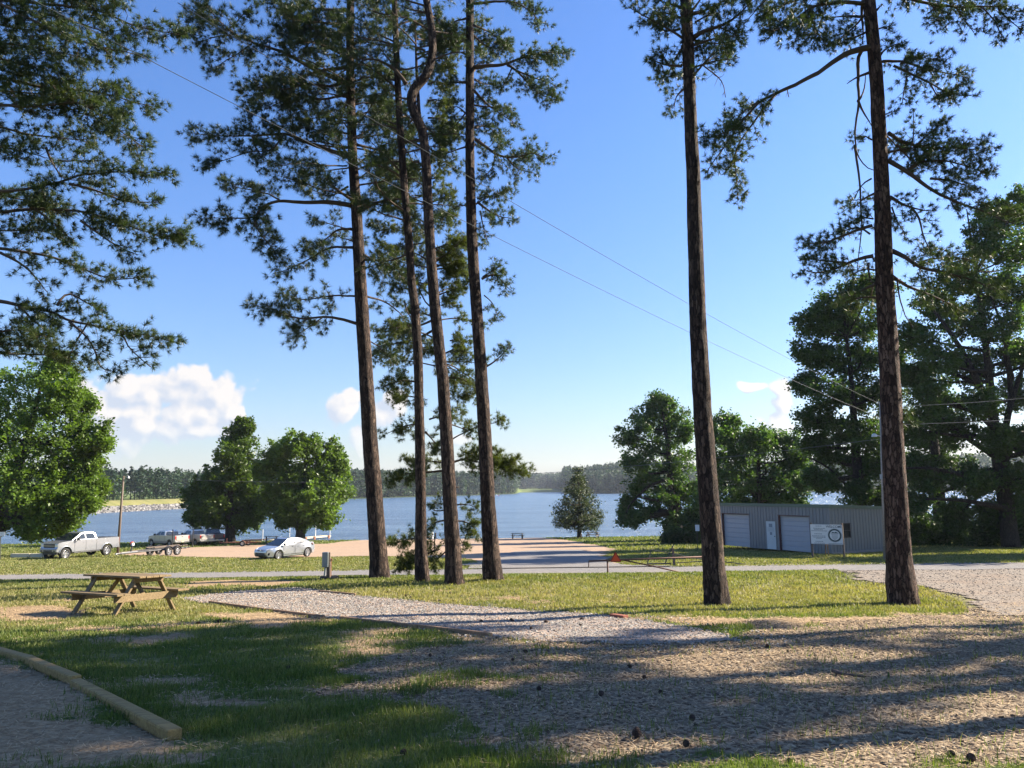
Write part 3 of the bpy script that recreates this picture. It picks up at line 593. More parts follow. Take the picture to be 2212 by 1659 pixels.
pine('younger yellow-green pine behind the row of four, low branches sweeping to the grass',
 '979 1234 14 972 1084 13 965 950 13 956 816 12 941 683 12 932 575 11 926 473 10 921 364 10 913 300 9 905 240 8 900 150 7', 27.5, [
 LM('e', '590 1010 650 990 720 1010 830 1030 940 1060', .05, .15, .9, 20, dp=0), LM('e', '640 1000 700 960 770 960', .03, .1, .7, 14), LM('e', '760 1010 820 1000 900 1010', .03, .1, .7, 16), LM('e', '540 1050 450 1060 380 1060 300 1090', .05, .15, .8, 15, dp=-.5), LM('e', '540 1010 470 1000 380 1000', .03, .2, .8, 12, dp=1),
 LM('e', '550 1240 500 1250 480 1230 520 1190', .03, .2, .6, 8), LM('e', '610 1215 660 1205 720 1240', .03, .3, .5, 7), LM('e', '550 1290 500 1300 470 1340', .04, .2, .7, 8), LM('e', '480 1370 430 1370 380 1380 290 1400', .045, .25, .7, 14), LM('e', '520 1430 420 1470 370 1500 330 1530', .04, .25, .7, 10), LM('e', '510 1350 505 1430 510 1480', .03, .2, .7, 9), LM('e', '600 1290 650 1290 700 1320 720 1370', .04, .2, .7, 14), LM('e', '600 1350 640 1380 650 1430', .03, .2, .6, 9), LM('e', '560 1440 500 1500 480 1530', .03, .2, .6, 9), LM('e', '440 1420 400 1490 350 1520', .03, .1, .6, 9),
 LM('e', '560 480 620 450 680 480', .04, .1, .8, 16), LM('e', '560 600 640 600 690 630 670 700', .05, .1, .8, 15), LM('e', '450 620 350 610 260 640', .05, .2, .8, 14), LM('e', '440 820 350 830 270 870', .04, .15, .8, 12), LM('e', '440 700 380 690 310 700', .04, .1, .8, 12, dp=1), LM('e', '480 800 540 780 590 790', .04, .1, .7, 12), LM('e', '460 860 500 900 530 960', .04, .1, .6, 7), LM('e', '480 910 500 950', .03, .1, .6, 9), LM('e', '550 690 600 680', .03, .1, .7, 10),
 LM('e', '490 300 430 280 400 260', .04, .1, .8, 12, dp=.5), LM('e', '500 320 420 350 330 380 250 380', .05, .15, .9, 14, dp=.5), LM('e', '500 370 400 420 280 440 230 520', .05, .15, .9, 13, dp=1), LM('e', '520 200 590 180 640 160', .04, .1, .8, 16), LM('e', '510 60 600 40 640 100', .04, .1, .8, 16), LM('e', '480 150 400 130 300 150', .04, .1, .8, 14), LM('e', '540 400 470 440 470 480', .03, .1, .7, 11), LM('e', '580 420 620 410 660 430', .03, .1, .7, 12), LM('e', '540 250 580 230 600 260', .03, .1, .7, 12),
 LM('d', '430 700 480 700 560 720 600 780', .04, .1, .9, 18), LM('d', '430 600 480 580 560 620', .04, .1, .9, 18), LM('d', '430 500 500 480 560 520', .04, .1, .9, 18), LM('d', '440 960 500 940 560 970', .04, .1, .8, 16), LM('d', '450 1200 510 1180 570 1170', .04, .1, .8, 16), LM('d', '450 1270 530 1290 590 1290', .04, .1, .8, 17), LM('d', '460 1480 540 1450 620 1430', .04, .1, .9, 18), LM('d', '470 1600 540 1590 620 1620', .04, .1, .9, 17), LM('d', '440 1060 500 1060', .03, .1, .7, 13), LM('d', '420 380 500 350 560 400', .04, .1, .9, 14), LM('d', '420 800 500 790 590 800', .04, .1, .9, 15), LM('d', '380 600 300 620 200 640 100 600', .04, .1, .9, 14), LM('d', '400 830 330 850 220 850', .04, .1, .9, 12), LM('d', '400 1000 340 1020 240 1060 150 1040', .04, .1, .9, 13), LM('d', '420 1150 350 1180 230 1150 120 1120', .04, .1, .9, 12), LM('d', '430 1350 350 1380 220 1360 100 1330', .04, .1, .9, 11), LM('d', '440 1550 360 1500 240 1490', .04, .1, .9, 11)],
 15, autos=[(3, 15, 34, 1.2, 2.6, 1.57, 2.2)], top=2, topn=8, mat='yellow_needles', ln=.17, nn=24, cl=.75, gap=.055)
pine('straight dark pine beside the pipe gate, bare below, a small crown tuft at the top',
 '1549 1301 56 1545 1262 49 1541 1220 46 1537 1150 44 1528 1030 42 1518 900 39 1508 700 36 1501 493 32 1498 387 31 1493 297 29 1489 178 27 1486 89 27 1481 0 26 1479 -50 25', 16.2, [
 LM('f', '430 270 520 210 640 185 720 130 800 60 870 -30', .06, .3, .7, 13, dp=-.5), LM('f', '420 100 520 70 620 20 700 -10', .05, .3, .7, 11, dp=.5), LM('f', '340 480 260 480 150 470 100 420', .035, .35, .4, 16), LM('f', '250 480 200 400 180 380', .02, .2, .35, 15), LM('f', '200 480 220 540', .015, .1, .3, 13), LM('f', '330 130 240 100 130 90 110 150', .035, .1, .5, 15, dp=.5), LM('f', '330 210 260 240 190 230 140 180', .03, .1, .5, 15), LM('f', '330 50 240 30 170 10', .03, .1, .5, 13), LM('f', '430 350 470 330 490 300', .02, .1, .4, 13), LM('f', '340 330 330 400 280 390', .02, .1, .4, 13),
 LM('f', '430 490 500 460 600 430 700 430 760 410', .025, .2, .35, 9, True), LM('f', '490 470 580 530 650 590 660 700', .018, .2, .35, 9, True), LM('f', '500 460 600 400 700 340', .02, .1, .5, 12, dp=.5), LM('f', '600 190 700 230 760 270', .02, .1, .6, 12), LM('f', '440 160 500 120 560 110', .03, .1, .6, 12), LM('f', '560 200 600 260 570 340', .02, .2, .5, 9, True)],
 16, autos=[(10.4, 12.2, 9, .8, 1.8, 0, 3.1)], top=9, topn=34, ln=.13, nn=24, w=.006, gap=.06, topL=3.2)
pine('thick reddish pine standing alone at the right, crooked snag and long limbs reaching both ways',
 '1950 1304 64 1946 1262 56 1943 1220 52 1938 1150 49 1931 1000 45 1924 850 42 1916 700 40 1910 603 37 1907 473 35 1903 364 31 1899 291 30 1894 182 29 1888 109 28 1877 0 27 1874 -50 26', 15.8, [
 LM('D', '1890 100 1865 104 1828 116 1792 142 1755 164 1728 178 1684 196 1639 217 1609 253 1580 280 1550 294 1514 302', .075, .55, .6, 17, dp=-1.2), LM('D', '1675 205 1645 238 1621 277 1592 315 1589 342 1595 387 1597 430', .03, .25, .6, 15, dp=-.5), LM('D', '1609 253 1580 300 1560 330 1525 380', .025, .2, .5, 15), LM('D', '1640 220 1610 230 1590 270 1560 280', .025, .1, .6, 15), LM('D', '1700 188 1706 210', .012, .9, .2, 2, True),
 LM('g', '415 365 560 365 700 420 830 430 930 460', .035, .15, .6, 16, dp=.5), LM('g', '480 390 600 450 730 510 850 580 950 570', .03, .1, .6, 15, dp=-.5), LM('g', '400 330 450 270 540 250', .03, .1, .5, 14), LM('g', '520 380 600 330 720 350 800 370', .02, .1, .5, 14), LM('g', '560 450 540 540 530 620', .02, .1, .5, 11), LM('g', '700 500 760 600', .02, .1, .5, 13),
 LM('g', '445 950 560 1010 680 1110 800 1170 900 1210 1020 1250 1100 1300 1210 1330', .055, .35, .7, 12, dp=-1), LM('g', '450 790 530 850 700 880 850 870 950 890 1040 890', .045, .1, .75, 18, dp=.5), LM('g', '560 1010 650 950 800 950 950 1000 1030 1040', .04, .1, .7, 17), LM('g', '620 860 700 790 780 730', .03, .1, .6, 15), LM('g', '580 880 610 780 605 660', .015, .2, .35, 9), LM('g', '700 1060 850 1080 980 1130', .03, .1, .6, 12), LM('g', '500 860 560 930 640 990', .03, .1, .7, 13),
 LM('g', '460 1170 540 1220 640 1255 715 1255', .04, .2, .5, 8), LM('g', '590 1238 640 1268 645 1340 670 1420 720 1510', .03, .2, .55, 10), LM('g', '470 1230 500 1330 560 1400', .02, .1, .6, 12), LM('g', '470 1490 560 1530 640 1600 760 1610 850 1640 960 1659 1100 1740', .055, .2, .75, 15, dp=-1), LM('g', '600 1580 700 1540 850 1530 1000 1560', .03, .1, .7, 15), LM('g', '470 1640 560 1700 680 1740 800 1790 900 1850', .045, .3, .6, 10, dp=.5), LM('g', '500 1650 520 1800 560 1900 600 1950', .02, .4, .4, 5, True),
 LM('g', '350 1340 250 1370 150 1410 80 1440 0 1450 -60 1440', .04, .3, .5, 15, dp=-.5), LM('g', '360 1520 280 1530 200 1560 120 1600 0 1620 -60 1590', .045, .3, .55, 16), LM('g', '200 1560 80 1560 -20 1530', .025, .1, .5, 15), LM('g', '340 1390 260 1330 180 1380 60 1400', .025, .1, .5, 13), LM('g', '370 1690 300 1720 220 1760 180 1780', .035, .4, .45, 7), LM('g', '330 1560 340 1680 370 1700', .03, 1, .3, 1, True),
 LM('g', '320 280 270 290 258 350 270 420 262 520 268 600 248 700 240 850 262 960 310 1020 400 1020', .045, 1, .3, 1, True), LM('g', '268 600 300 560 318 480 320 440', .03, 1, .3, 1, True), LM('g', '270 600 310 680 350 745', .03, 1, .3, 1, True), LM('g', '248 860 270 1000 285 1200 295 1350 280 1480 265 1620', .028, .3, .3, 6, True), LM('g', '340 430 260 450 200 500', .035, 1, .2, 1, True), LM('g', '300 0 280 60 300 150 290 260', .04, .9, .3, 2, True),
 LM('g', '320 20 200 10 100 15 0 30 -90 100 -180 150 -260 180', .05, .25, .6, 15, dp=-1), LM('g', '300 100 200 97 100 100', .035, .8, .4, 3, True), LM('g', '90 10 50 110 20 200 0 260', .02, .1, .5, 15), LM('g', '330 60 230 180 180 210 150 260', .03, .2, .6, 14), LM('g', '340 180 240 230 180 240', .03, .1, .6, 13), LM('g', '-40 60 -60 160 -100 220 -110 290', .025, .1, .6, 16), LM('g', '-100 60 -160 120 -220 160', .025, .1, .6, 14), LM('g', '340 -30 200 -60 0 -30 -150 20 -300 60', .05, .2, .7, 16, dp=1), LM('g', '-120 0 -230 60 -290 120', .03, .1, .6, 14), LM('g', '-20 30 -10 120 40 210 80 270', .025, .1, .6, 14),
 LM('g', '380 -100 600 0 750 20 850 35 1000 30 1130 45 1280 70', .05, .35, .65, 15, dp=.5), LM('g', '850 40 900 120 960 190', .02, .1, .5, 13), LM('g', '1000 40 1080 120 1120 230', .02, .1, .5, 14), LM('g', '700 20 740 80 760 170', .02, .1, .5, 13), LM('g', '1100 50 1180 130 1250 180', .02, .1, .5, 13), LM('g', '380 -60 560 -30 720 0', .03, .2, .6, 12), LM('g', '395 170 430 160 460 150', .02, .3, .3, 9), LM('g', '380 60 420 20', .03, 1, .2, 1, True),
 LM('D', '1933 850 1945 880 1960 905 1975 915', .02, .1, .3, 22), LM('g', '350 1060 300 1080 250 1180', .02, .2, .4, 6, True), LM('g', '350 830 300 800 290 830', .02, .2, .5, 10), LM('g', '430 680 470 660', .015, .1, .3, 10), LM('g', '360 1300 290 1290 230 1300', .02, .1, .45, 12)],
 17, autos=[(5, 10, 6, .8, 1.6, 1.57, 1.2)], top=9, topn=36, ln=.12, nn=24, w=.0055, cl=1.05, topL=3.4, flat=.65, gap=.062, bk='red_bark')
pine('big pine at the left edge, trunk out of view, tiers of drooping boughs',
 '-220 1350 60 -225 900 44 -230 500 38 -235 0 30 -236 -60 28', 15.5, [
 LM('l', '-460 -20 100 10 300 25 430 45 560 100 700 130 775 140', .06, .3, 1, 12, dp=0), LM('l', '-460 -60 -60 -10 60 50 180 110 290 160 400 200 560 240', .06, .35, .9, 12, dp=-1), LM('l', '-460 300 -50 320 100 355 200 385 300 385 420 400 540 430 660 460', .065, .3, 1, 14, dp=.5), LM('l', '-460 400 0 460 150 465 350 440 430 480 520 560 640 640', .055, .35, 1, 15, dp=-.6),
 LM('l', '-460 500 -20 540 120 580 300 600 430 600', .05, .35, .9, 14, dp=1), LM('l', '-460 850 100 830 180 815 270 800 330 770 450 765 560 760 740 760', .055, .42, .6, 17, dp=-.5), LM('l', '300 800 420 830 520 880 700 885', .03, .15, .5, 16), LM('l', '-460 900 -20 930 150 910 350 920 480 960 600 1000 720 1040 790 1030', .06, .35, .8, 22, dp=0), LM('l', '350 960 430 1020 520 1080 600 1110', .03, .1, .5, 12), LM('l', '150 910 250 980 330 1060', .03, .1, .6, 10),
 LM('l', '-460 1050 -10 1080 120 1095 260 1120 380 1170 500 1210 660 1200', .06, .4, .65, 14, dp=.6), LM('l', '-460 1250 -20 1300 100 1325 220 1345 280 1390 380 1410 520 1440 650 1460 750 1490', .07, .4, .7, 16, dp=0), LM('l', '250 1330 290 1260 380 1320 460 1350', .03, .3, .5, 11), LM('l', '300 1400 380 1460 420 1540 430 1610 510 1620', .03, .3, .5, 12), LM('l', '520 1440 560 1520 650 1600', .02, .2, .5, 11), LM('l', '0 1100 100 1150 160 1220 200 1270', .035, .3, .6, 10), LM('l', '380 1410 330 1500 300 1560', .02, .2, .5, 9), LM('l', '80 1330 150 1400 220 1450', .03, .2, .6, 10),
 LM('l', '-460 1450 -20 1540 100 1540 250 1550 350 1600', .05, .35, .9, 13, dp=1), LM('l', '-460 150 -30 180 120 200 280 230 400 260', .05, .35, 1, 14, dp=1.2), LM('l', '-460 600 0 640 100 660 200 690', .05, .4, .9, 13), LM('l', '-460 780 0 850 100 880 250 900', .05, .35, 1, 17, dp=1), LM('l', '-460 30 0 100 150 130 260 100', .05, .4, 1, 15, dp=.6), LM('l', '-460 -150 100 -60 300 -30 500 -20', .05, .4, 1, 14), LM('l', '180 360 260 460 400 520 520 480', .03, .1, .8, 14), LM('l', '250 700 350 700 480 700', .02, .2, .5, 12), LM('l', '200 640 230 720 280 780', .03, .2, .4, 6, True),
 LM('l', '-460 1400 0 1450 80 1440 200 1470', .04, .4, .8, 12, dp=-.5), LM('l', '-460 220 20 260 140 300 250 320', .05, .3, 1.1, 14, dp=-.5), LM('l', '-460 420 20 400 140 410 260 420', .05, .3, 1.1, 14, dp=.5), LM('l', '-460 1000 20 1010 140 1000 260 1040', .04, .3, .9, 13, dp=.5), LM('l', '-460 1500 20 1490 120 1500 240 1510', .04, .3, .9, 13, dp=.5), LM('l', '200 60 300 90 420 130 520 170', .03, .1, .9, 13)],
 18, autos=[], top=8, topn=16, ln=.145, nn=28, w=.0055, cl=.95, flat=.35)
# pines just outside the view on the sunny side: their crowns shade the foreground
def shade_pine(x, y, h, seed, L=3.8, m=56, r=.22, z0=.36):
    base = np.array([x, y, float(gz(x, y))]); root = empty('pine_tree', base, 'tall pine just outside the view to the right', 'tree', 'pines outside the view')
    g = np.random.default_rng(seed); P = np.array([[0, 0, -.1], [.1, 0, h * .5], [.2, .2, h]]); a = Acc(); a.tube(P, [r, r * .75, .04], 10); a.build('trunk', M['pine_bark'], root, smooth=True)
    c = Crown(seed)
    for k in range(m):
        f = k / m; z = h * (z0 + (.98 - z0) * f); c.auto(np.array([.1, .1, z]), g.random() * 6.283, .1 + .5 * f, L * (1.15 - .7 * f) * (.7 + .5 * g.random()), .05, s0=.2, tl=1.2, dens=5)
    c.w.build('branches', M['branch_bark'], root); c.needles('needles', M['pine_needles'], root, 14, .22, .028)
for q in [(17.5, 12.5, 18, 31, 3.2, 22), (25, 14.5, 16, 32, 3.4, 22), (12.8, 9.6, 20, 36, 3.6, 80, .22, .50), (19.2, 15.3, 24, 37, 3.8, 84, .24, .54), (19.5, 13.1, 24, 39, 3.8, 76, .24, .60)]: shade_pine(*q)
shade_pine(9.9, 7.7, 17, 38, 3.0, 18, .2, .6)
# ------------------------------------------------------------------ broadleaf trees
def leafy(name, label, bu, Y, lobes, seed, leaf=.26, nl=1500, mat='broad_leaves', trunk_w=22, bk='dark_bark', limbs=None, depth=1.0, tone=1.0, split=None, clump=.75, group=None, base=None, fill=.66):
    g = np.random.default_rng(seed); base = GY(bu, Y) if base is None else base; root = empty(name, base, label, 'tree' if 'tree' in name else 'shrub', group)
    Lb = np.array([float(x) for x in lobes.split()]).reshape(-1, 3); a = Acc(); k = Y / F
    wd = Acc(); r0 = trunk_w / 2 * k
    if trunk_w:
        ctr = np.array([AT(u, v, Y) - base for u, v, _ in Lb]); top = ctr[:, 2].max(); zs = split if split else ctr[:, 2].min() + (top - ctr[:, 2].min()) * .2
        mid = np.array([ctr[:, 0].mean() * .35, 0, zs]); topP = np.array([ctr[:, 0].mean() * .8, 0, top])
        TP = smooth_path([[0, 0, -.15], mid, (mid + topP) / 2 + [.2, 0, 0], topP], .4); rr = np.interp(np.linspace(0, 1, len(TP)), [0, .08, .5, 1], [r0 * 1.3, r0, r0 * .55, .04]); wd.tube(TP, rr, 10)
    for (u, v, r) in Lb:
        y = Y + g.uniform(-1, 1) * depth * r * k * 1.1; c = AT(u, v, y) - base; rm = r * k
        if trunk_w:
            zz = max(zs * .8, min(c[2] - rm * .6, top * .8)); i = np.argmin(abs(TP[:, 2] - zz)); s = TP[i]; m_ = (s + c) / 2 + g.normal(size=3) * rm * .12 + [0, 0, -rm * .15]
            q = smooth_path([s, m_, c, c + unit(c - s) * rm * .5], .4); wd.tube(q, np.linspace(rr[i] * .6, .02, len(q)), 6)
            for _ in range(7):
                e = c + unit(g.normal(size=3)) * rm * .85; q = smooth_path([m_ + (c - m_) * g.random(), (c + e) / 2, e], .4); wd.tube(q, np.linspace(.035, .008, len(q)), 4, cap=False)
        nc = max(8, int(16 * (rm / clump) ** 1.6 * fill)); d = g.normal(size=(nc, 3)); d /= np.linalg.norm(d, axis=1)[:, None]; cc = c + d * rm * (.40 + .62 * g.random((nc, 1)) + .32 * (g.random((nc, 1)) < .2)) * np.array([1, 1, .9])
        m = int(nl * 1.5 / nc); P = np.repeat(cc, m, 0) + g.normal(size=(nc * m, 3)) * clump * np.array([.42, .42, .36]) * np.repeat(.6 + .7 * g.random(nc), m)[:, None]
        tn = np.repeat((.72 + .5 * g.random(nc)), m)[:, None] * tone; leaves(a, P, leaf * 1.12 * (.6 + .7 * g.random(len(P))), tn * np.array([[1, 1, 1]]), g)
    for (s, w0, w1, dy) in (limbs or []):
        q = np.array([float(x) for x in s.split()]).reshape(-1, 2); q = smooth_path([AT(u, v, Y + dy) - base for u, v in q], .3); wd.tube(q, np.linspace(w0, w1, len(q)) * k / 2, 8)
    if wd.n: wd.build('trunk', M[bk], root, smooth=True)
    a.build('crown', M[mat], root); return root
leafy('maple_tree', 'dark broadleaf tree with a narrow peak, behind the parked pickups', 497, 106, '515 950 34 505 985 42 485 1030 44 530 1035 42 445 1050 36 455 1095 44 505 1090 48 548 1080 36 418 1116 20 462 1118 26 520 1126 28 550 1118 24 525 925 22 430 1080 30', 21, .34, 2100, tone=.8, trunk_w=20)
leafy('maple_tree', 'round sunlit broadleaf tree rising behind the silver sedan', 648, 103, '600 985 34 640 965 32 690 970 34 725 985 20 595 1035 44 650 1030 50 705 1025 42 590 1085 38 635 1085 46 690 1080 46 728 1065 26 615 1120 26 700 1115 30 660 1120 24 735 1010 14 570 1010 22', 22, .34, 2100, tone=1.15, trunk_w=20, bk='grey_bark', limbs=[('650 1140 668 1122 690 1100', 9, 4, 0)])
leafy('broadleaf_tree', 'bright green leafy tree at the left edge above the silver pickup', -40, 68, '40 850 80 130 850 50 100 930 80 190 935 40 20 960 80 60 1040 80 150 1020 56 190 1000 30 120 1100 56 40 1120 50 170 1080 36 70 1140 26 140 1135 24 175 870 30 -60 900 90 -60 1040 90 195 1088 14 208 1052 14 120 800 40 215 950 18', 23, .24, 3000, tone=1.12, trunk_w=40, clump=.7, depth=.8)
P_ = '1425 862 16 1405 885 20 1440 880 24 1385 915 32 1430 915 34 1465 910 26 1360 945 26 1400 955 40 1450 950 36 1484 935 20 1370 1000 32 1420 1000 44 1470 1000 36 1400 1045 34 1365 1070 22 1345 1100 15 1352 1120 15 1385 1112 22 1410 1095 26 1440 1060 34 1480 1050 36 1450 1110 30 1480 1110 36 1500 1140 36 1460 1150 20 1505 1060 30'
leafy('pine_tree', 'dark vine-draped pine leaning over the water beside the lone cedar', 1470, 95, P_, 24, .28, 1150, mat='dark_leaves', tone=1.45, trunk_w=24, clump=.8, fill=.42, limbs=[('1470 1100 1440 1035 1400 1050 1360 1090 1350 1115', 9, 3, -1)])
leafy('broadleaf_tree', 'spreading broadleaf tree behind the metal shed', 1650, 84, '1570 920 30 1555 960 40 1600 945 34 1640 950 32 1690 960 34 1720 985 26 1590 1000 46 1650 1000 50 1705 1015 36 1560 1045 44 1620 1055 44 1680 1060 40 1725 1050 26 1540 1090 40 1600 1090 30 1535 1130 30 1715 1090 22 1660 1090 26', 25, .26, 1900, mat='dark_leaves', tone=1.6, trunk_w=18, clump=.8)
leafy('oak_tree', 'tall dark oak behind the shed, left of the utility pole', 1870, 66, '1790 665 36 1840 640 36 1885 620 36 1760 700 34 1810 710 44 1870 700 46 1750 760 34 1800 780 44 1860 780 44 1740 830 30 1790 850 44 1850 860 46 1900 850 44 1760 905 34 1810 930 42 1870 940 44 1800 985 36 1860 1010 40 1900 1000 40 1790 1040 26 1850 1065 30 1895 1080 30 1760 960 24 1920 930 40 1930 760 44 1760 1030 22', 26, .22, 2200, mat='dark_leaves', tone=1.2, trunk_w=26, clump=.7, limbs=[('1900 1060 1830 1050 1790 1010 1752 990', 8, 3, 0)])
leafy('oak_tree', 'huge spreading oak at the right edge with heavy arching limbs', 2185, 60, '2150 470 44 2195 450 40 2120 520 44 2180 540 50 2230 560 60 2080 600 44 2140 620 50 2200 640 50 2020 660 44 2080 690 50 2150 710 50 1980 730 40 2030 770 46 2100 790 46 2190 770 40 1970 810 40 2010 860 44 2120 870 40 2210 850 44 1980 930 36 2060 930 40 2150 950 36 2210 960 40 1960 1010 36 2010 1030 40 2110 1040 40 2200 1040 44 1970 1090 36 2070 1110 36 2160 1110 40 2260 760 60 2270 950 60 2250 1080 50', 27, .20, 2600, mat='dark_leaves', tone=1.25, trunk_w=30, bk='dark_bark', clump=.65, depth=1.3, limbs=[('2185 1180 2170 1020 2165 960 2130 860 2080 760 2040 700 2000 650', 30, 5, -.5), ('2165 960 2185 860 2175 760 2160 690 2140 640', 15, 4, 0), ('2160 940 2120 900 2060 870 2000 850 1960 850', 12, 4, -1), ('2170 1060 2120 1040 2060 1020 2000 1010 1950 1012', 13, 4, -1), ('2180 1100 2130 1090 2080 1080 2000 1078', 13, 4, -1.2), ('2175 900 2200 820 2230 740', 13, 4, 0), ('2150 900 2110 830 2070 810 2030 800', 16, 6, .6), ('2185 820 2170 760 2190 690', 14, 6, 0), ('2170 1000 2080 940 2030 900 1990 870', 16, 5, 1)])
leafy('oak_tree', 'slim dark tree behind the undergrowth, just right of the thick reddish pine', 2032, 70, '2000 900 40 2050 880 40 2030 960 36 1990 1000 34 2060 1010 34 2010 820 36', 28, .24, 1300, mat='dark_leaves', tone=.9, trunk_w=26, clump=.8, limbs=[('2032 1180 2030 1080 2022 1000 2015 900 2005 840', 28, 12, 0)])
leafy('bush', 'dark undergrowth bush below the big oak at the right edge', 2150, 63, '2120 1160 32 2170 1155 40 2215 1150 40 2250 1150 40 2140 1120 30 2200 1110 30', 29, .2, 1700, mat='dark_leaves', tone=.9, trunk_w=0, clump=.7)
leafy('bush', 'sun-flecked undergrowth bush between the reddish pine and the big oak', 2030, 66, '1975 1165 28 2010 1155 34 2050 1160 34 2085 1155 34 2060 1125 22 1990 1130 22', 30, .2, 1700, mat='dark_leaves', tone=1.3, trunk_w=0, clump=.7)
leafy('bush', 'dark ivy-covered thicket at the water edge under the vine-draped pine', 1500, 84, '1465 1160 16 1490 1150 24 1515 1150 28 1540 1150 30 1500 1120 26 1535 1120 28 1445 1166 9', 40, .24, 1500, mat='dark_leaves', tone=.85, trunk_w=0, clump=.7)
leafy('oak_tree', 'unseen oak added right of the road to shade the shed side', 2450, 64, '2420 560 70 2480 620 80 2400 680 60 2460 760 90 2400 860 80 2500 900 90 2420 980 80 2400 1080 70 2480 1090 80 2550 760 90', 50, .35, 1500, mat='dark_leaves', trunk_w=44, clump=.9)  # unseen oak, added to throw shade on the shed and roadside grass
leafy('oak_tree', 'unseen oak added by the road bend as a shade caster', 2480, 51, '2400 800 66 2460 860 84 2400 930 72 2490 960 84 2395 1010 66 2530 820 84 2440 1070 80 2560 1000 90 2470 760 66', 51, .35, 1500, mat='dark_leaves', trunk_w=40, clump=.9)  # second added oak out of view, lobes placed to shade the shed front
c_ = []
for k, (v, hw) in enumerate([(1018, 4), (1030, 10), (1046, 17), (1064, 28), (1083, 40), (1100, 50), (1116, 52), (1128, 44)]):
    n = 1 + k; 
    for j in range(n): c_ += [1249 + (j - (n - 1) / 2) * (2 * hw / max(n, 1)) * .92, v + (j % 2) * 5, 8 + 5 * (k > 1) + 1.3 * k * .6]
leafy('cedar_tree', 'lone cone-shaped cedar on the shore between two picnic tables', 1252, 106, ' '.join(map(str, c_)), 41, .2, 290, mat='cedar_leaves', tone=.9, trunk_w=10, clump=.55, depth=2.4, split=2.2)
# ------------------------------------------------------------------ picnic tables
def picnic(loc, rz, label, mat, seat=.44, L=1.83, seed=0):
    root = empty('picnic_table', loc, label, 'picnic table', 'wooden picnic tables', rz); m = M[mat]; g = random.Random(seed)
    a = Acc(); w = .138
    for i in range(5): a.box((g.uniform(-.012, .012), (i - 2) * (w + .008), .745 + g.uniform(0, .004)), (L, w, .038))
    bevel_all(a.build('tabletop', m, root), .004)
    for s in (-1, 1):
        b = Acc()
        for i in (0, 1): b.box((g.uniform(-.01, .01), s * (.60 + i * (w + .008)), seat), (L, w, .038))
        bevel_all(b.build('bench_seat', m, root), .004)
    for e in (-1, 1):
        x = e * (L / 2 - .28)
        for s in (-1, 1):
            b = Acc(); b.beam((x, s * .70, -.02), (x, s * .25, .724), .038, .12, up=(1, 0, 0)); q = b.build('leg', m, root); bevel_all(q, .004)
        b = Acc(); b.box((x + .04 * e, 0, seat - .09), (.038, 1.42, .138)); bevel_all(b.build('seat_beam', m, root), .005)
        b = Acc(); b.box((x + .04 * e, 0, .68), (.038, .68, .088)); bevel_all(b.build('top_beam', m, root), .005)
        b = Acc(); b.beam((x - .04 * e, 0, seat - .1), (x - .42 * e, 0, .72), .085, .038); bevel_all(b.build('brace', m, root), .004)
    b = Acc(); b.box((0, 0, .70), (.038, .68, .05)); b.build('centre_batten', m, root)
    return root
c = (G(232, 1332) + G(365.6, 1322.7)) / 2; c2 = (G(175, 1326) + G(297, 1313.5)) / 2
ang = math.atan2(c[1] - c2[1], c[0] - c2[0]); m_ = (c + c2) / 2
print('near table', m_, math.degrees(ang), np.linalg.norm(c - c2), np.linalg.norm(G(232, 1332) - G(365.6, 1322.7)))
pt = picnic((m_[0], m_[1], float(gz(m_[0], m_[1]))), rad(-29), 'large picnic table of pale treated lumber standing in the grass near the gravel pad', 'treated_wood', seed=1)
gx_, gy_ = float(gz(m_[0] + 1, m_[1]) - gz(m_[0] - 1, m_[1])) / 2, float(gz(m_[0], m_[1] + 1) - gz(m_[0], m_[1] - 1)) / 2
pt.rotation_mode = 'QUATERNION'; pt.rotation_quaternion = Vector((0, 0, 1)).rotation_difference(Vector((-gx_, -gy_, 1)).normalized()) @ Matrix.Rotation(rad(-29), 3, 'Z').to_quaternion()
print('slope', gx_, gy_)
picnic(GY(1118, 105, .02), rad(4), 'small distant picnic table at the water edge, left of the cedar', 'weathered_wood', seed=2)
picnic(GY(1280, 105, .02), rad(-22), 'small distant picnic table at the water edge, just right of the cedar', 'weathered_wood', seed=3)
picnic(GY(586, 104, .02), rad(12), 'distant picnic table half hidden behind the silver sedan', 'weathered_wood', seed=4)
# ------------------------------------------------------------------ vehicles
def arc(cx, cz, r, a0, a1, n=9): return [(cx + r * math.cos(rad(a0 + (a1 - a0) * i / n)), cz + r * math.sin(rad(a0 + (a1 - a0) * i / n))) for i in range(n + 1)]
def extrude_profile(name, prof, w, mat, parent, taper=None, bev=.03, xs=()):
    "side outline (x, z) carried across the width; taper(x, z) scales the half width"
    bm = bmesh.new(); vs = []
    for s in (-1, 1):
        vs.append([bm.verts.new((x, s * w * (taper(x, z) if taper else 1), z)) for x, z in prof])
    bm.faces.new(vs[0]); bm.faces.new(vs[1][::-1]); n = len(prof)
    for i in range(n): bm.faces.new((vs[0][i], vs[0][(i + 1) % n], vs[1][(i + 1) % n], vs[1][i]))
    bmesh.ops.recalc_face_normals(bm, faces=bm.faces)
    if bev: bmesh.ops.bevel(bm, geom=[e for e in bm.edges if e.calc_face_angle(0) > rad(50)], offset=bev, segments=2, affect='EDGES', clamp_overlap=True)
    big = [f for f in bm.faces if len(f.verts) > 4]; bmesh.ops.triangulate(bm, faces=big)
    me = bpy.data.meshes.new(name); bm.to_mesh(me); bm.free(); me.materials.append(M[mat])
    for p in me.polygons: p.use_smooth = True
    me.set_sharp_from_angle(angle=rad(35))
    o = bpy.data.objects.new(name, me); COL.objects.link(o); o.parent = parent; return o
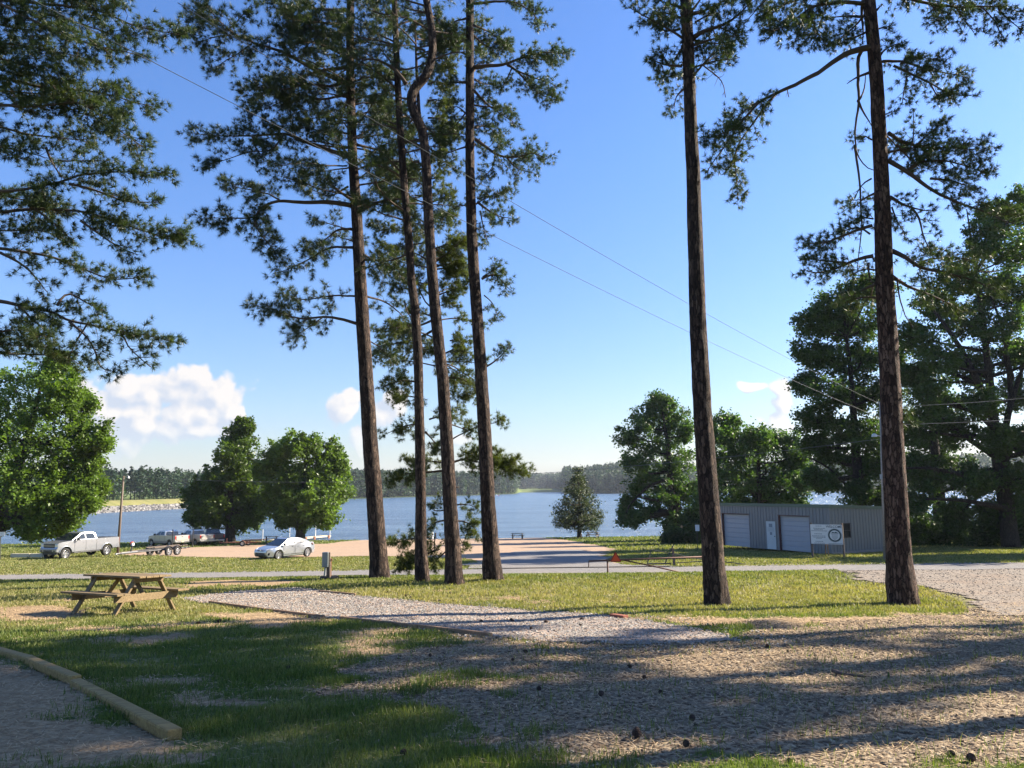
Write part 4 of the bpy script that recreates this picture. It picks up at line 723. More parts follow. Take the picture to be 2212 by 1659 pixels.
def slab(name, pts_, th, mat, parent):
    "a flat piece with outline pts_ (3D, convex) and thickness th"
    P = np.array(pts_, float); nrm = unit(np.cross(P[1] - P[0], P[2] - P[0])); n = len(P)
    bm = bmesh.new(); A = [bm.verts.new(p + nrm * th / 2) for p in P]; B = [bm.verts.new(p - nrm * th / 2) for p in P]
    bm.faces.new(A); bm.faces.new(B[::-1])
    for i in range(n): bm.faces.new((A[i], B[i], B[(i + 1) % n], A[(i + 1) % n]))
    bmesh.ops.recalc_face_normals(bm, faces=bm.faces); me = bpy.data.meshes.new(name); bm.to_mesh(me); bm.free(); me.materials.append(M[mat])
    o = bpy.data.objects.new(name, me); COL.objects.link(o); o.parent = parent; return o
def wheel(parent, x, y, r, side, w=.25, spokes=6, rim='rim_metal', rr=.62):
    h = bpy.data.objects.new('wheel', None); COL.objects.link(h); h.parent = parent; h.location = (x, y, r); h.empty_display_size = .1
    a = Acc(); a.lathe([(r * rr, -w / 2), (r * .9, -w / 2), (r * .98, -w * .38), (r, -w * .2), (r, w * .2), (r * .98, w * .38), (r * .9, w / 2), (r * rr, w / 2), (r * rr, -w / 2)], 28)
    a.build('tyre', M['rubber'], h, smooth=True)
    R0 = r * rr; s = side; b = Acc(); b.lathe([(R0, s * w * .42), (R0 * .95, s * w * .44), (R0 * .9, s * w * .3), (R0 * .88, s * w * .05), (.01, s * w * .02)], 24)
    b.lathe([(R0 * .24, s * w * .05), (R0 * .24, s * w * .4), (.005, s * w * .43)], 12)
    for k in range(spokes):
        t = 2 * math.pi * k / spokes; b.beam((0, s * w * .37, 0), (R0 * .93 * math.cos(t), s * w * .37, R0 * .93 * math.sin(t)), w * .12, R0 * .27, up=(-math.sin(t), 0, math.cos(t)) if False else (0, 1, 0))
    b.build('rim', M[rim], h)
    d = Acc(); d.lathe([(R0 * .86, s * w * .06), (.01, s * w * .065)], 20); d.build('hub_shadow', M['black_plastic'], h) if False else None
    return h
def pickup(loc, rz, label, paint, lower=None, wr=.41, tono='black_plastic', lift=0.0, two=False, roofm=None, group='pickups parked in the gravel lot'):
    root = empty('pickup_truck', loc, label, 'pickup truck', group, rz); b = .93; z0 = lift
    fx, rx, ar = 1.92, -1.78, wr + .09; cz = wr
    prof = [(2.56, .50 + z0), (2.63, .62 + z0), (2.64, .80 + z0), (2.60, .86 + z0), (2.58, 1.16 + z0), (2.50, 1.22 + z0), (2.05, 1.29 + z0), (1.38, 1.34 + z0), (-.84, 1.36 + z0), (-.88, 1.37 + z0), (-2.84, 1.37 + z0), (-2.88, 1.33 + z0), (-2.90, .72 + z0), (-2.84, .55 + z0)]
    prof += [(rx - ar - .02, .55 + z0)] + arc(rx, cz + z0 * .6, ar, 172, 8) + [(rx + ar + .05, .47 + z0), (fx - ar - .05, .47 + z0)] + arc(fx, cz + z0 * .6, ar, 172, 8) + [(fx + ar + .02, .52 + z0)]
    tp = lambda x, z: 1 - .10 * max(0, (abs(x) - 2.0) / .9) ** 2 * (x > 0) - .05 * max(0, (.8 - z)) - .03 * max(0, z - 1.1)
    extrude_profile('body', prof, .98, paint, root, tp)
    gh = [(1.42, 1.335 + z0), (.55, 1.86 + z0), (.32, 1.92 + z0), (-.45, 1.92 + z0), (-.74, 1.85 + z0), (-.86, 1.34 + z0)]
    hw = lambda z: .93 - (z - z0 - 1.34) * .30
    extrude_profile('cab', gh, 1.0, roofm or paint, root, lambda x, z: hw(z), .035)
    q = lambda x, z, s, o=.012: (x, s * (hw(z + z0) + o), z + z0)
    for s in (-1, 1):
        slab('side_window', [q(1.10, 1.40, s), q(.50, 1.80, s), q(.24, 1.81, s), q(.24, 1.40, s)], .012, 'glass', root)
        slab('side_window', [q(.16, 1.40, s), q(.16, 1.81, s), q(-.52, 1.81, s), q(-.66, 1.40, s)], .012, 'glass', root)
        slab('side_mirror', [(1.02, s * 1.02, 1.34 + z0), (1.02, s * 1.24, 1.34 + z0), (1.02, s * 1.24, 1.56 + z0), (1.02, s * 1.02, 1.56 + z0)], .14, 'black_plastic', root)
        for x in (.38, -.38): a = Acc(); a.box((x, s * .975, 1.16 + z0), (.16, .03, .035)); a.build('door_handle', M[paint], root)
        for x in (1.2, .2, -.76): a = Acc(); a.box((x, s * .974, .92 + z0), (.014, .008, .80)); a.build('door_seam', M['black_plastic'], root)
        a = Acc(); a.box((.1, s * .93, .42 + z0), (2.3, .16, .05)); a.build('running_board', M['chrome' if paint == 'silver_paint' else 'black_plastic'], root)
        if lower: a = Acc(); a.box((.07, s * .972, .60 + z0), (2.45, .02, .22)); a.box((-2.55, s * .962, .70 + z0), (.55, .02, .18)); a.build('lower_trim', M[lower], root)
        for x in (fx, rx): a = Acc(); a.tube([(p[0], s * .965, p[1]) for p in arc(x, cz + z0 * .6, ar + .02, 178, 2, 14)], .04, 6); a.build('wheel_arch', M[lower or paint], root, smooth=True)
        a = Acc(); a.box((2.53, s * .76, 1.02 + z0), (.16, .34, .24)); bevel_all(a.build('headlight', M['lamp_clear'], root), .03)
        a = Acc(); a.box((-2.86, s * .89, 1.12 + z0), (.1, .14, .40)); bevel_all(a.build('tail_light', M['tail_red'], root), .02)
    slab('windscreen', [(1.375, .85, 1.385 + z0), (.60, .735, 1.85 + z0), (.60, -.735, 1.85 + z0), (1.375, -.85, 1.385 + z0)], .02, 'glass', root)
    slab('rear_window', [(-.79, .72, 1.78 + z0), (-.865, .84, 1.42 + z0), (-.865, -.84, 1.42 + z0), (-.79, -.72, 1.78 + z0)], .02, 'glass', root)
    a = Acc(); a.box((2.585, 0, 1.0 + z0), (.06, 1.16, .30)); gr = a.build('grille', M['black_plastic'], root); a = Acc(); a.box((2.62, 0, 1.0 + z0), (.03, 1.14, .04)); a.build('grille_bar', M['chrome'], root)
    a = Acc(); a.box((2.60, 0, .64 + z0), (.22, 1.86, .24)); bevel_all(a.build('front_bumper', M['chrome' if lower else paint], root), .04)
    a = Acc(); a.box((2.69, 0, .63 + z0), (.06, .9, .13)); [a.box((2.68, s * .68, .63 + z0), (.06, .2, .12)) for s in (-1, 1)]; a.build('air_intake', M['black_plastic'], root)
    a = Acc(); a.box((2.4, 0, .42 + z0), (.3, 1.5, .16)); a.box((-.0, 0, .40 + z0), (4.2, .9, .16)); a.build('chassis', M['black_plastic'], root)
    a = Acc(); a.box((-2.93, 0, .60 + z0), (.18, 1.84, .18)); bevel_all(a.build('rear_bumper', M['chrome'], root), .03); a = Acc(); a.box((-3.03, 0, .66 + z0), (.02, .3, .15)); a.build('number_plate', M['plate'], root)
    a = Acc(); a.box((-2.91, 0, 1.06 + z0), (.03, 1.52, .50)); bevel_all(a.build('tailgate', M[paint], root), .012); a = Acc(); a.box((-2.935, 0, 1.22 + z0), (.02, .22, .06)); a.build('tailgate_handle', M['black_plastic'], root)
    a = Acc(); a.box((-1.86, 0, 1.385 + z0), (1.88, 1.70, .04)); bevel_all(a.build('bed_cover', M[tono], root), .01)
    for x in (fx, rx):
        for s in (-1, 1): wheel(root, x, s * .82, wr, s, .29, 6)
    return root
def sedan(loc, rz, label, paint):
    root = empty('sedan', loc, label, 'car', None, rz); fx, rx, wr, ar = 1.32, -1.38, .325, .375
    prof = [(2.10, .22), (2.22, .30), (2.27, .48), (2.22, .66), (2.10, .74), (1.75, .83), (1.30, .92), (.95, .98), (-.2, 1.01), (-1.45, 1.06), (-1.85, 1.08), (-2.12, 1.05), (-2.20, .96), (-2.26, .70), (-2.24, .42), (-2.12, .24)]
    prof += [(rx - ar - .02, .24)] + arc(rx, wr, ar, 172, 8) + [(rx + ar + .04, .19), (fx - ar - .04, .19)] + arc(fx, wr, ar, 172, 8) + [(fx + ar + .02, .21)]
    tp = lambda x, z: 1 - .26 * max(0, (abs(x) - 1.45) / .8) ** 2 - .08 * max(0, z - .75) / .3 - .10 * max(0, .5 - z)
    extrude_profile('body', prof, .89, paint, root, tp, .04)
    gh = [(1.22, .90), (1.0, 1.02), (.55, 1.27), (.25, 1.40), (-.1, 1.45), (-.5, 1.45), (-.9, 1.40), (-1.35, 1.25), (-1.75, 1.09), (-1.95, 1.0)]
    hw = lambda z: .80 - (z - .98) * .40
    extrude_profile('cab', gh, 1.0, paint, root, lambda x, z: hw(z) - max(0, -x - 1.2) * .18, .05)
    q = lambda x, z, s: (x, s * (hw(z) + .008), z)
    for s in (-1, 1):
        slab('side_window', [q(.92, 1.03, s), q(.48, 1.29, s), q(.0, 1.375, s), q(-.13, 1.38, s), q(-.13, 1.05, s)], .012, 'glass', root)
        slab('side_window', [q(-.20, 1.05, s), q(-.20, 1.38, s), q(-.62, 1.365, s), q(-1.18, 1.20, s), q(-1.22, 1.09, s)], .012, 'glass', root)
        a = Acc(); a.box((.86, s * .95, 1.03), (.14, .2, .13)); bevel_all(a.build('side_mirror', M['black_plastic'], root), .03)
        for x in (.0, -1.0): a = Acc(); a.box((x, s * .885, .88), (.15, .03, .03)); a.build('door_handle', M[paint], root)
        for x in (.88, -.18): a = Acc(); a.box((x, s * .886, .62), (.012, .008, .60)); a.build('door_seam', M['black_plastic'], root)
        a = Acc(); a.box((0, s * .89, .34), (1.9, .02, .03)); a.build('side_strip', M['black_plastic'], root)
        slab('headlight', [(2.20, s * .50, .66), (2.17, s * .50, .74), (1.72, s * .80, .84), (1.86, s * .815, .70)], .07, 'lamp_clear', root)
        slab('fog_light', [(2.22, s * .55, .34), (2.24, s * .55, .46), (2.02, s * .76, .52), (2.04, s * .76, .36)], .07, 'black_plastic', root)
        slab('tail_light', [(-2.17, s * .50, .84), (-2.15, s * .50, .96), (-1.80, s * .80, .98), (-1.95, s * .80, .84)], .06, 'tail_red', root)
    slab('windscreen', [(1.13, .74, .965), (.36, .62, 1.375), (.36, -.62, 1.375), (1.13, -.74, .965)], .02, 'glass', root)
    slab('rear_window', [(-.98, .60, 1.40), (-1.68, .62, 1.13), (-1.68, -.62, 1.13), (-.98, -.60, 1.40)], .02, 'glass', root)
    a = Acc(); a.box((2.245, 0, .42), (.06, 1.0, .20)); bevel_all(a.build('grille', M['black_plastic'], root), .02); a = Acc(); a.box((2.225, 0, .655), (.05, .62, .06)); a.build('upper_grille', M['black_plastic'], root); a = Acc(); a.lathe([(.055, 2.25), (.055, 2.262), (.01, 2.262)], 12, 'x', (0, 0, .68)); a.build('badge', M['chrome'], root)
    a = Acc(); a.box((0, 0, .2), (3.7, 1.3, .1)); a.build('chassis', M['black_plastic'], root)
    for x in (fx, rx):
        for s in (-1, 1): wheel(root, x, s * .76, wr, s, .21, 6, rr=.72)
    return root
def park(u, v, Y, off, theta):
    "centre of a vehicle whose near (left) wheels straddle column u at depth Y"
    p = AT(u, v, Y); n = np.array([math.sin(theta), -math.cos(theta)]); c = p[:2] - n * off; return (c[0], c[1], float(gz(c[0], c[1])) + .03)
t1 = rad(68); pickup(park(188, 1200, 62, .9, t1), math.pi + t1, 'silver crew cab pickup hitched to the black boat trailer', 'silver_paint', None, .43, lift=.06)
t2 = rad(57); sedan(park(632, 1201, 57, .8, t2), math.pi + t2, 'silver four-door sedan parked alone on the gravel lot', 'sedan_paint')
pickup(GY(362, 96, .03), math.pi - rad(33), 'two-tone beige pickup with a dark bed cover, parked behind the black trailer', 'beige_paint', 'tan_trim', .41, roofm='white_paint')
pickup(GY(420, 98.5, .03), math.pi - rad(38), 'beige and white pickup in the middle of the far row, open window showing', 'beige_paint', 'tan_trim', .41, tono='beige_paint', roofm='white_paint')
pickup(GY(456, 101, .03), math.pi - rad(56), 'dark pickup with a bright tailgate under the dark broadleaf tree', 'dark_paint', None, .41)
# tandem boat trailer behind the silver pickup
t3 = t1; c3 = park(373, 1196, 64.5, 1.0, t3)
tr = empty('boat_trailer', c3, 'empty black tandem-axle boat trailer behind the silver pickup', 'trailer', None, math.pi + t3); BS = M['black_steel']
for s in (-1, 1):
    a = Acc(); a.tube([(-2.2, s * .62, .52), (1.6, s * .62, .52), (2.9, s * .35, .50), (4.6, 0, .46)], .055, 6); a.build('frame_rail', BS, tr)
    a = Acc(); a.beam((-2.1, s * .45, .70), (1.4, s * .45, .72), .12, .06); a.build('bunk', M['weathered_wood'], tr)
    a = Acc(); a.tube([(-2.0, s * .62, .52), (-2.0, s * 1.12, .56), (-2.0, s * 1.14, 2.0)], .045, 6); a.build('guide_post', BS, tr)
    for x in (-.45, .45):
        wheel(tr, x, s * 1.0, .35, s, .20, 5, rr=.6)
        a = Acc(); a.tube([(p[0], s * 1.0 + o, p[1]) for o in (0,) for p in arc(x, .36, .43, 165, 15, 10)], .03, 5); 
        for k in range(10):
            p, q = arc(x, .36, .42, 165, 15, 10)[k:k + 2]; a.beam((p[0], s * 1.0, p[1]), (q[0], s * 1.0, q[1]), .25, .02, up=(0, 0, 1) if abs(q[0] - p[0]) > .01 else (1, 0, 0))
        a.build('mudguard', M['black_steel'], tr)
for x in (-.45, .45, -1.8, 1.4): a = Acc(); a.beam((x, -.95 if abs(x) < 1 else -.62, .46), (x, .95 if abs(x) < 1 else .62, .46), .06, .06); a.build('axle' if abs(x) < 1 else 'cross_member', BS, tr)
a = Acc(); a.box((3.4, 0, .50), (1.5, .10, .1)); a.box((4.5, 0, .48), (.35, .1, .1)); a.build('tongue', M['galvanized'], tr)
a = Acc(); a.beam((3.3, 0, .5), (3.15, 0, 1.05), .09, .07, up=(1, 0, 0)); wp = a.build('winch_post', BS, tr)
a = Acc(); a.box((3.15, .03, 1.12), (.16, .16, .2)); a.build('winch', M['white_plastic'], tr); a = Acc(); a.lathe([(.02, -.1), (.11, -.1), (.11, .1), (.02, .1)], 12, 'y', (3.12, -.1, 1.2)); a.build('strap_reel', M['orange_red'], tr)
# small rusty trailer
ts = empty('boat_trailer', GY(530, 94, .03), 'small rusty two-wheel boat trailer parked by the tree trunk', 'trailer', None, math.pi - rad(8)); RS = M['rust_steel']
for s in (-1, 1):
    wheel(ts, 0, s * .75, .34, s, .18, 5, rr=.58); a = Acc(); a.tube([(-1.7, s * .5, .45), (1.0, s * .5, .45), (3.2, 0, .42)], .05, 5); a.build('frame_rail', RS, ts)
    a = Acc(); a.beam((-2.3, s * .35, .74), (.2, s * .35, .66), .2, .16); a.build('bunk', M['weathered_wood'], ts)
    a = Acc(); a.tube([(p[0], s * .75, p[1]) for p in arc(0, .32, .36, 170, 10, 9)], .04, 5); a.build('mudguard', RS, ts)
a = Acc(); a.beam((0, -.75, .32), (0, .75, .32), .05, .05); a.build('axle', RS, ts); a = Acc(); a.box((2.9, 0, .45), (1.0, .07, .07)); a.box((2.4, 0, .68), (.06, .06, .45)); a.build('tongue', RS, ts)
# ------------------------------------------------------------------ metal shed
C0 = GY(1797, 53.3); f = (GY(1566, 62.5) - C0)[:2]; f /= np.linalg.norm(f); sd = np.array([-f[1], f[0]]) * -1
zb = float(gz(C0[0], C0[1])) - .02; sd_ = np.array([-f[1], f[0]]); d__ = ray(1922, 1140); LF, LS, HT = 12.2, abs(float((EYE[:2] + d__[:2] * ((f @ (C0[:2] - EYE[:2])) / (f @ d__[:2])) - C0[:2]) @ sd_)), 3.30
shed = empty('metal_shed', (C0[0], C0[1], zb), 'low grey corrugated metal shed with two roller doors', 'shed', None, math.atan2(f[1], f[0]))
# local: x along the front, y away from the side wall corner: pointing right/back (negative of left normal)
yb = -1  # side wall runs to local -y
def on_wall(u, v):
    d = ray(u, v); n = np.array([-f[1], f[0]]); t = (n @ (C0[:2] - EYE[:2])) / (n @ d[:2]); p = EYE + d * t
    return float((p[:2] - C0[:2]) @ f), float(p[2] - zb)
def z5(x, y): return (2650 + x / 2.212) * .5486, (1850 + y / 2.212) * .5486
print('shed door', on_wall(*z5(812, 462)), on_wall(*z5(905, 692)), 'g2', on_wall(*z5(918, 432)), on_wall(*z5(1205, 705)), 'g1', on_wall(*z5(430, 418)), on_wall(*z5(680, 672)), 'top', on_wall(*z5(1340, 320)), on_wall(*z5(415, 315)))
dx0, dx1 = on_wall(*z5(905, 690))[0], on_wall(*z5(825, 690))[0]; g20, g21 = on_wall(*z5(1205, 700))[0], on_wall(*z5(935, 700))[0]; g10, g11 = on_wall(*z5(678, 680))[0], on_wall(*z5(440, 665))[0]
dht = on_wall(*z5(850, 462))[1]; ght = on_wall(*z5(1050, 434))[1]
drop = lambda y: HT + y * .045      # y is negative towards the back
opens = sorted([(dx0, dx1, 2.08), (g20, g21, 2.5), (g10, g11, 2.5)]); x = 0; a = Acc()
def corr(a, p0, p1, z0, z1a, z1b, nrm, pitch=.30):
    "ribbed sheet wall between two plan points"
    p0, p1 = np.array(p0, float), np.array(p1, float); L = np.linalg.norm(p1 - p0)
    if L < .03: return
    e = (p1 - p0) / L; m = max(1, int(round(L / pitch))); w = L / m; ss = []
    for k in range(m): s = k * w; ss += [(s, 0), (s + w * .80, 0), (s + w * .86, .035), (s + w * .96, .035)]
    ss.append((L, 0)); nrm = np.array(nrm, float); V = []
    for s, o in ss:
        q = p0 + e * s + nrm * o; zt = z1a + (z1b - z1a) * s / L; V += [[q[0], q[1], z0], [q[0], q[1], zt]]
    n = len(ss); a.add(V, Q=[[2 * i, 2 * i + 2, 2 * i + 3, 2 * i + 1] for i in range(n - 1)])
for (o0, o1, h) in opens:
    corr(a, (x, 0), (o0, 0), 0, HT, HT, (0, 1)); corr(a, (o0, 0), (o1, 0), h, HT, HT, (0, 1)); x = o1
corr(a, (x, 0), (LF, 0), 0, HT, HT, (0, 1)); a.build('front_wall', M['metal_siding'], shed)
a = Acc(); corr(a, (0, 0), (0, -LS), 0, HT, drop(-LS), (-1, 0)); a.build('side_wall', M['metal_siding'], shed)
a = Acc(); corr(a, (LF, 0), (LF, -LS), 0, HT, drop(-LS), (1, 0)); corr(a, (0, -LS), (LF, -LS), 0, drop(-LS), drop(-LS), (0, -1)); a.build('back_wall', M['metal_siding'], shed)
a = Acc(); o = .14; V = [(-o, o, HT + .02), (LF + o, o, HT + .02), (LF + o, -LS - o, drop(-LS) + .02), (-o, -LS - o, drop(-LS) + .02)]; V += [(p, q, r + .05) for p, q, r in V]; a.add(V, Q=[[0, 1, 2, 3], [4, 7, 6, 5], [0, 4, 5, 1], [1, 5, 6, 2], [2, 6, 7, 3], [3, 7, 4, 0]]); a.build('roof', M['green_trim'], shed)
a = Acc(); a.box((LF / 2, .09, HT - .07), (LF + .3, .06, .19)); a.beam((-.09, .1, HT - .06), (-.09, -LS - .1, drop(-LS) - .06), .06, .17); a.build('fascia', M['green_trim'], shed)
for (g0, g1) in ((g20, g21), (g10, g11)):
    a = Acc(); V = []; n = 7; 
    for k in range(n):
        z0, z1 = 2.5 * k / n, 2.5 * (k + 1) / n
        for (z, y) in ((z0 + .006, -.19), (z0 + .02, -.165), (z1 - .04, -.165), (z1 - .012, -.19)): V += [[g0, y, z], [g1, y, z]]
    m = len(V) // 2; a.add(V, Q=[[2 * i, 2 * i + 1, 2 * i + 3, 2 * i + 2] for i in range(m - 1)]); a.build('roller_door', M['roller_door'], shed)
    for xx in (g0 + .0, g1 - .0): a = Acc(); a.box((xx, -.09, 1.25), (.05, .22, 2.5)); a.build('door_jamb', M['rust_jamb'], shed)
    a = Acc(); a.box(((g0 + g1) / 2, -.06, 2.53), (g1 - g0 + .1, .2, .05)); a.build('lintel', M['rust_jamb'], shed)
a = Acc(); a.box(((dx0 + dx1) / 2, .01, 1.04), (dx1 - dx0 - .02, .05, 2.04)); dr = bevel_all(a.build('door', M['door_white'], shed), .006)
a = Acc(); a.box((dx0 + .08, .06, .98), (.05, .08, .05)); a.build('door_handle', M['black_plastic'], dr)
for (zz, w, h, mt) in ((1.76, .34, .26, 'sign_grey_ink'), (1.46, .62, .30, 'paper'), (1.17, .2, .2, 'sign_grey_ink')): a = Acc(); a.box(((dx0 + dx1) / 2, .042, zz), (w, .012, h)); a.build('notice', M[mt], dr)
def on_side(u, v):
    d = ray(u, v); n = f; t = (n @ (C0[:2] - EYE[:2])) / (n @ d[:2]); p = EYE + d * t
    return float((p[:2] - C0[:2]) @ np.array([-f[1], f[0]])), float(p[2] - zb)
wy0, wy1 = on_side(1819.6, 1145)[0], on_side(1835, 1145)[0]; wz1, wz0 = on_side(1827, 1130.5)[1], on_side(1827, 1161)[1]; wy, wz = (wy0 + wy1) / 2, (wz0 + wz1) / 2; ww, wh = abs(wy1 - wy0), abs(wz1 - wz0); print('window', wy, wz, ww, wh)
a = Acc(); a.box((-.02, wy, wz), (.06, ww, wh)); a.build('window', M['window_dark'], shed); a = Acc()
for (c_, s_) in (((-.055, wy, wz + wh / 2), (.05, ww + .1, .06)), ((-.055, wy, wz - wh / 2), (.05, ww + .1, .06)), ((-.055, wy + ww / 2, wz), (.05, .06, wh)), ((-.055, wy - ww / 2, wz), (.05, .06, wh)), ((-.055, wy, wz), (.04, ww, .04))): a.box(c_, s_)
a.build('window_frame', M['black_plastic'], shed)
a = Acc(); a.box((-.02, -LS / 2, .06), (.1, LS, .16)); a.box((LF / 2, .0, .03), (LF, .07, .1)) if False else None; a.build('base_trim', M['concrete'], shed)
# ------------------------------------------------------------------ welcome board
p0 = AT(1751, 1150, 50.3)[:2]; p1 = AT(1820, 1153, 49.1)[:2]; e = p1 - p0; W = np.linalg.norm(e); zg = float(gz(*((p0 + p1) / 2)))
wb = empty('welcome_board', (*p0, zg), 'white WELCOME board with a round seal on two posts', 'sign', None, math.atan2(e[1], e[0]))
zt = AT(1784, 1133, 49.8)[2] - zg; zo = zt - 1.22
a = Acc(); a.box((W * .25, 0, zo + .61), (W * .5 - .006, .03, 1.22)); a.build('left_panel', M['sign_white'], wb); a = Acc(); a.box((W * .75, 0, zo + .61), (W * .5 - .006, .03, 1.22)); pn = a.build('right_panel', M['sign_white'], wb)
for s, xx in enumerate((.02, W - .02)): a = Acc(); a.box((xx, .075, (zt + .1) / 2 - .1), (.1, .1, zt + .3)); bevel_all(a.build('post', M['weathered_wood'], wb), .008)
a = Acc(); a.beam((W * .45, .05, zo), (W * .25, 1.2, -.02), .06, .04, up=(1, 0, 0)); a.build('brace', M['edge_wood'], wb); a = Acc(); a.beam((W * .5, .05, zo), (W * .33, 1.3, -.02), .05, .04, up=(1, 0, 0)); a.build('brace', M['edge_wood'], wb)
def text(body, size, loc, mat, parent, name='lettering', bold=.0, sx=1.0):
    cu = bpy.data.curves.new(name, 'FONT'); cu.body = body; cu.size = size; cu.align_x = 'CENTER'; cu.align_y = 'CENTER'; cu.extrude = .002; cu.offset = bold
    t = bpy.data.objects.new(name, cu); COL.objects.link(t); bpy.context.view_layer.update()
    me = bpy.data.meshes.new_from_object(t.evaluated_get(bpy.context.evaluated_depsgraph_get())); bpy.data.objects.remove(t)
    me.materials.clear(); me.materials.append(M[mat]); o = bpy.data.objects.new(name, me); COL.objects.link(o); o.parent = parent; o.location = loc; o.rotation_euler = (rad(90), 0, 0); o.scale = (sx, 1, 1); return o
text('WELCOME', .22, (W * .75, -.018, zt - .13), 'sign_ink', wb, bold=.002, sx=.92)
ring = Acc(); cx, cz = W * .76, zo + .56; ring.lathe([(.40, -.018), (.40, -.026), (.31, -.026), (.31, -.018)], 40, 'y', (cx, 0, cz)); ring.lathe([(.425, -.018), (.425, -.022), (.415, -.022), (.415, -.018)], 40, 'y', (cx, 0, cz)); sl = ring.build('seal', M['sign_ink'], wb)
slab('seal_hill', [(cx - .24, -.021, cz + .12), (cx - .10, -.021, cz + .22), (cx - .02, -.021, cz + .17), (cx + .07, -.021, cz + .23), (cx + .25, -.021, cz + .12)], .006, 'sign_ink', sl)
g = random.Random(5); a = Acc()
for k, (zz, w) in enumerate(((.04, .40), (-.04, .34), (-.11, .38), (-.18, .30), (-.25, .16))): a.box((cx, -.019, cz + zz - .0), (w, .006, .03))
a.box((W * .76, -.019, zo + .05), (W * .42, .006, .03)); a.build('text_lines', M['sign_grey_ink'], sl)
for (zz, w) in ((1.12, .30), (.98, .62), (.91, .5), (.82, .86), (.63, .5), (.50, .78), (.42, .66), (.35, .32), (.16, .42), (.05, .56)):
    a = Acc(); x = W * .25 - w / 2
    while x < W * .25 + w / 2: q = g.uniform(.05, .13); a.box((x + q / 2, -.019, zo + zz), (q, .006, .038)); x += q + .022
    a.build('text_line', M['sign_grey_ink'], wb)
# ------------------------------------------------------------------ poles, wires, gates and small things
b = GY(1914, 46); T = AT(1903, 868, 46); up = empty('utility_pole', b, 'grey wooden utility pole half hidden behind the thick reddish pine', 'utility pole'); a = Acc(); a.tube([(0, 0, -.2), tuple(T - b)], [.16, .11], 12); a.build('pole', M['pole_wood'], up, smooth=True)
a = Acc(); a.tube([tuple(T - b + [0, 0, -2.1]), tuple(T - b + [-.55, -.1, -2.0])], .03, 6); q = T - b + [-.6, -.1, -2.1]; a.lathe([(.16, .0), (.14, .14), (.04, .2)], 14, 'z', q); a.build('lamp', M['galvanized'], up); a = Acc(); a.box(tuple((T - b) * .52), (.34, .2, .3)); a.build('meter_box', M['box_grey'], up)
lb = GY(254, 72); LT = AT(267, 1028, 72); lp = empty('lamp_post', lb, 'thin wooden lamp post standing behind the silver pickup', 'lamp post'); d = LT - lb; a = Acc(); a.tube([(0, 0, -.2), tuple(d)], [.13, .09], 10); a.build('pole', M['weathered_wood'], lp, smooth=True)
a = Acc(); a.tube([tuple(d + [0, 0, -.2]), tuple(d + [.35, 0, .05]), tuple(d + [.5, 0, -.05])], .025, 6); a.build('lamp_arm', M['galvanized'], lp); a = Acc(); a.lathe([(.13, -.22), (.1, -.1), (.04, 0)], 14, 'z', d + [.45, 0, 0]); a.build('lamp_head', M['galvanized'], lp)
def wire(A, B, sag, label, r=.008):
    t = np.linspace(0, 1, 40)[:, None]; P = A + (B - A) * t; P[:, 2] -= sag * 4 * (t * (1 - t))[:, 0]; a = Acc(); a.tube(P - A, r, 4, cap=False); o = a.build('power_line', M['wire']); o.location = A; tag(o, label, 'power line', 'overhead wires'); return o
wire(T - [0, 0, .15], AT(384, 6, 11.5), .35, 'upper of the two overhead wires slanting across the blue sky'); wire(T - [0, 0, 1.0], AT(60, -6, 12), .35, 'lower of the two overhead wires slanting across the blue sky')
wire(T - [0, 0, .3], AT(2400, 838, 46), .2, 'upper wire running right from the utility pole across the oak', .009); wire(T - [0, 0, 1.4], AT(2400, 892, 46), .1, 'lower wire running right from the utility pole across the oak', .009)
wire(T - [0, 0, 2.2], LT, 1.4, 'sagging wire strung across the lake view between the utility pole and the lamp post', .012)
# pipe gate with an orange triangle
YG = 33.2; gb = GY(1525, YG); ga = empty('pipe_gate', gb, 'rusty pipe gate across the road end with an orange triangle on it', 'gate')
def gp(u, v, dy=0): return tuple(AT(u, v, YG + dy) - gb)
for nm, q, r in (('rail', [gp(1272, 1212), gp(1525, 1202.5)], .035), ('end_hook', [gp(1272, 1212), gp(1271.5, 1226)], .02), ('brace', [gp(1345, 1209.5), gp(1420, 1225), gp(1512, 1246)], .03), ('hinge_post', [gp(1526, 1194), (0, 0, -.1)], .05)):
    a = Acc(); a.tube(q, r, 8); a.build(nm, M['gate_steel'], ga, smooth=True)
x_, y_, z_ = gp(1312, 1210); a = Acc(); pb = GY(1313.5, YG) - gb; a.tube([(x_, y_, z_), tuple(pb - [0, 0, .1])], .035, 8); a.build('rest_post', M['gate_steel'], ga, smooth=True)
def tri(r, rot=0, cut=.22):
    o = []
    for k in range(3):
        A = np.array([r * math.sin(2 * math.pi * k / 3), r * math.cos(2 * math.pi * k / 3)]); 
        for s in (-1, 1): B = np.array([r * math.sin(2 * math.pi * (k + s) / 3), r * math.cos(2 * math.pi * (k + s) / 3)]); o.append(A + (B - A) * cut * (.5 if True else 1))
    return o
c = np.array(gp(1329.5, 1205)); o_ = tri(.30); slab('warning_triangle', [(c[0] + x, c[1] - .05, c[2] - .02 + z) for x, z in [o_[0], o_[1], o_[2], o_[3], o_[4], o_[5]]], .01, 'dark_red', ga); o_ = tri(.215, cut=.02); slab('reflector', [(c[0] + x, c[1] - .06, c[2] - .02 + z) for x, z in o_], .008, 'orange_red', ga)
YH = 43.0; hb = GY(1457, YH, .02); gg = empty('farm_gate', hb, 'old tubular steel gate frame sagging beside the road in front of the shed', 'gate')
def hp(u, v): return tuple(AT(u, v, YH) - hb)
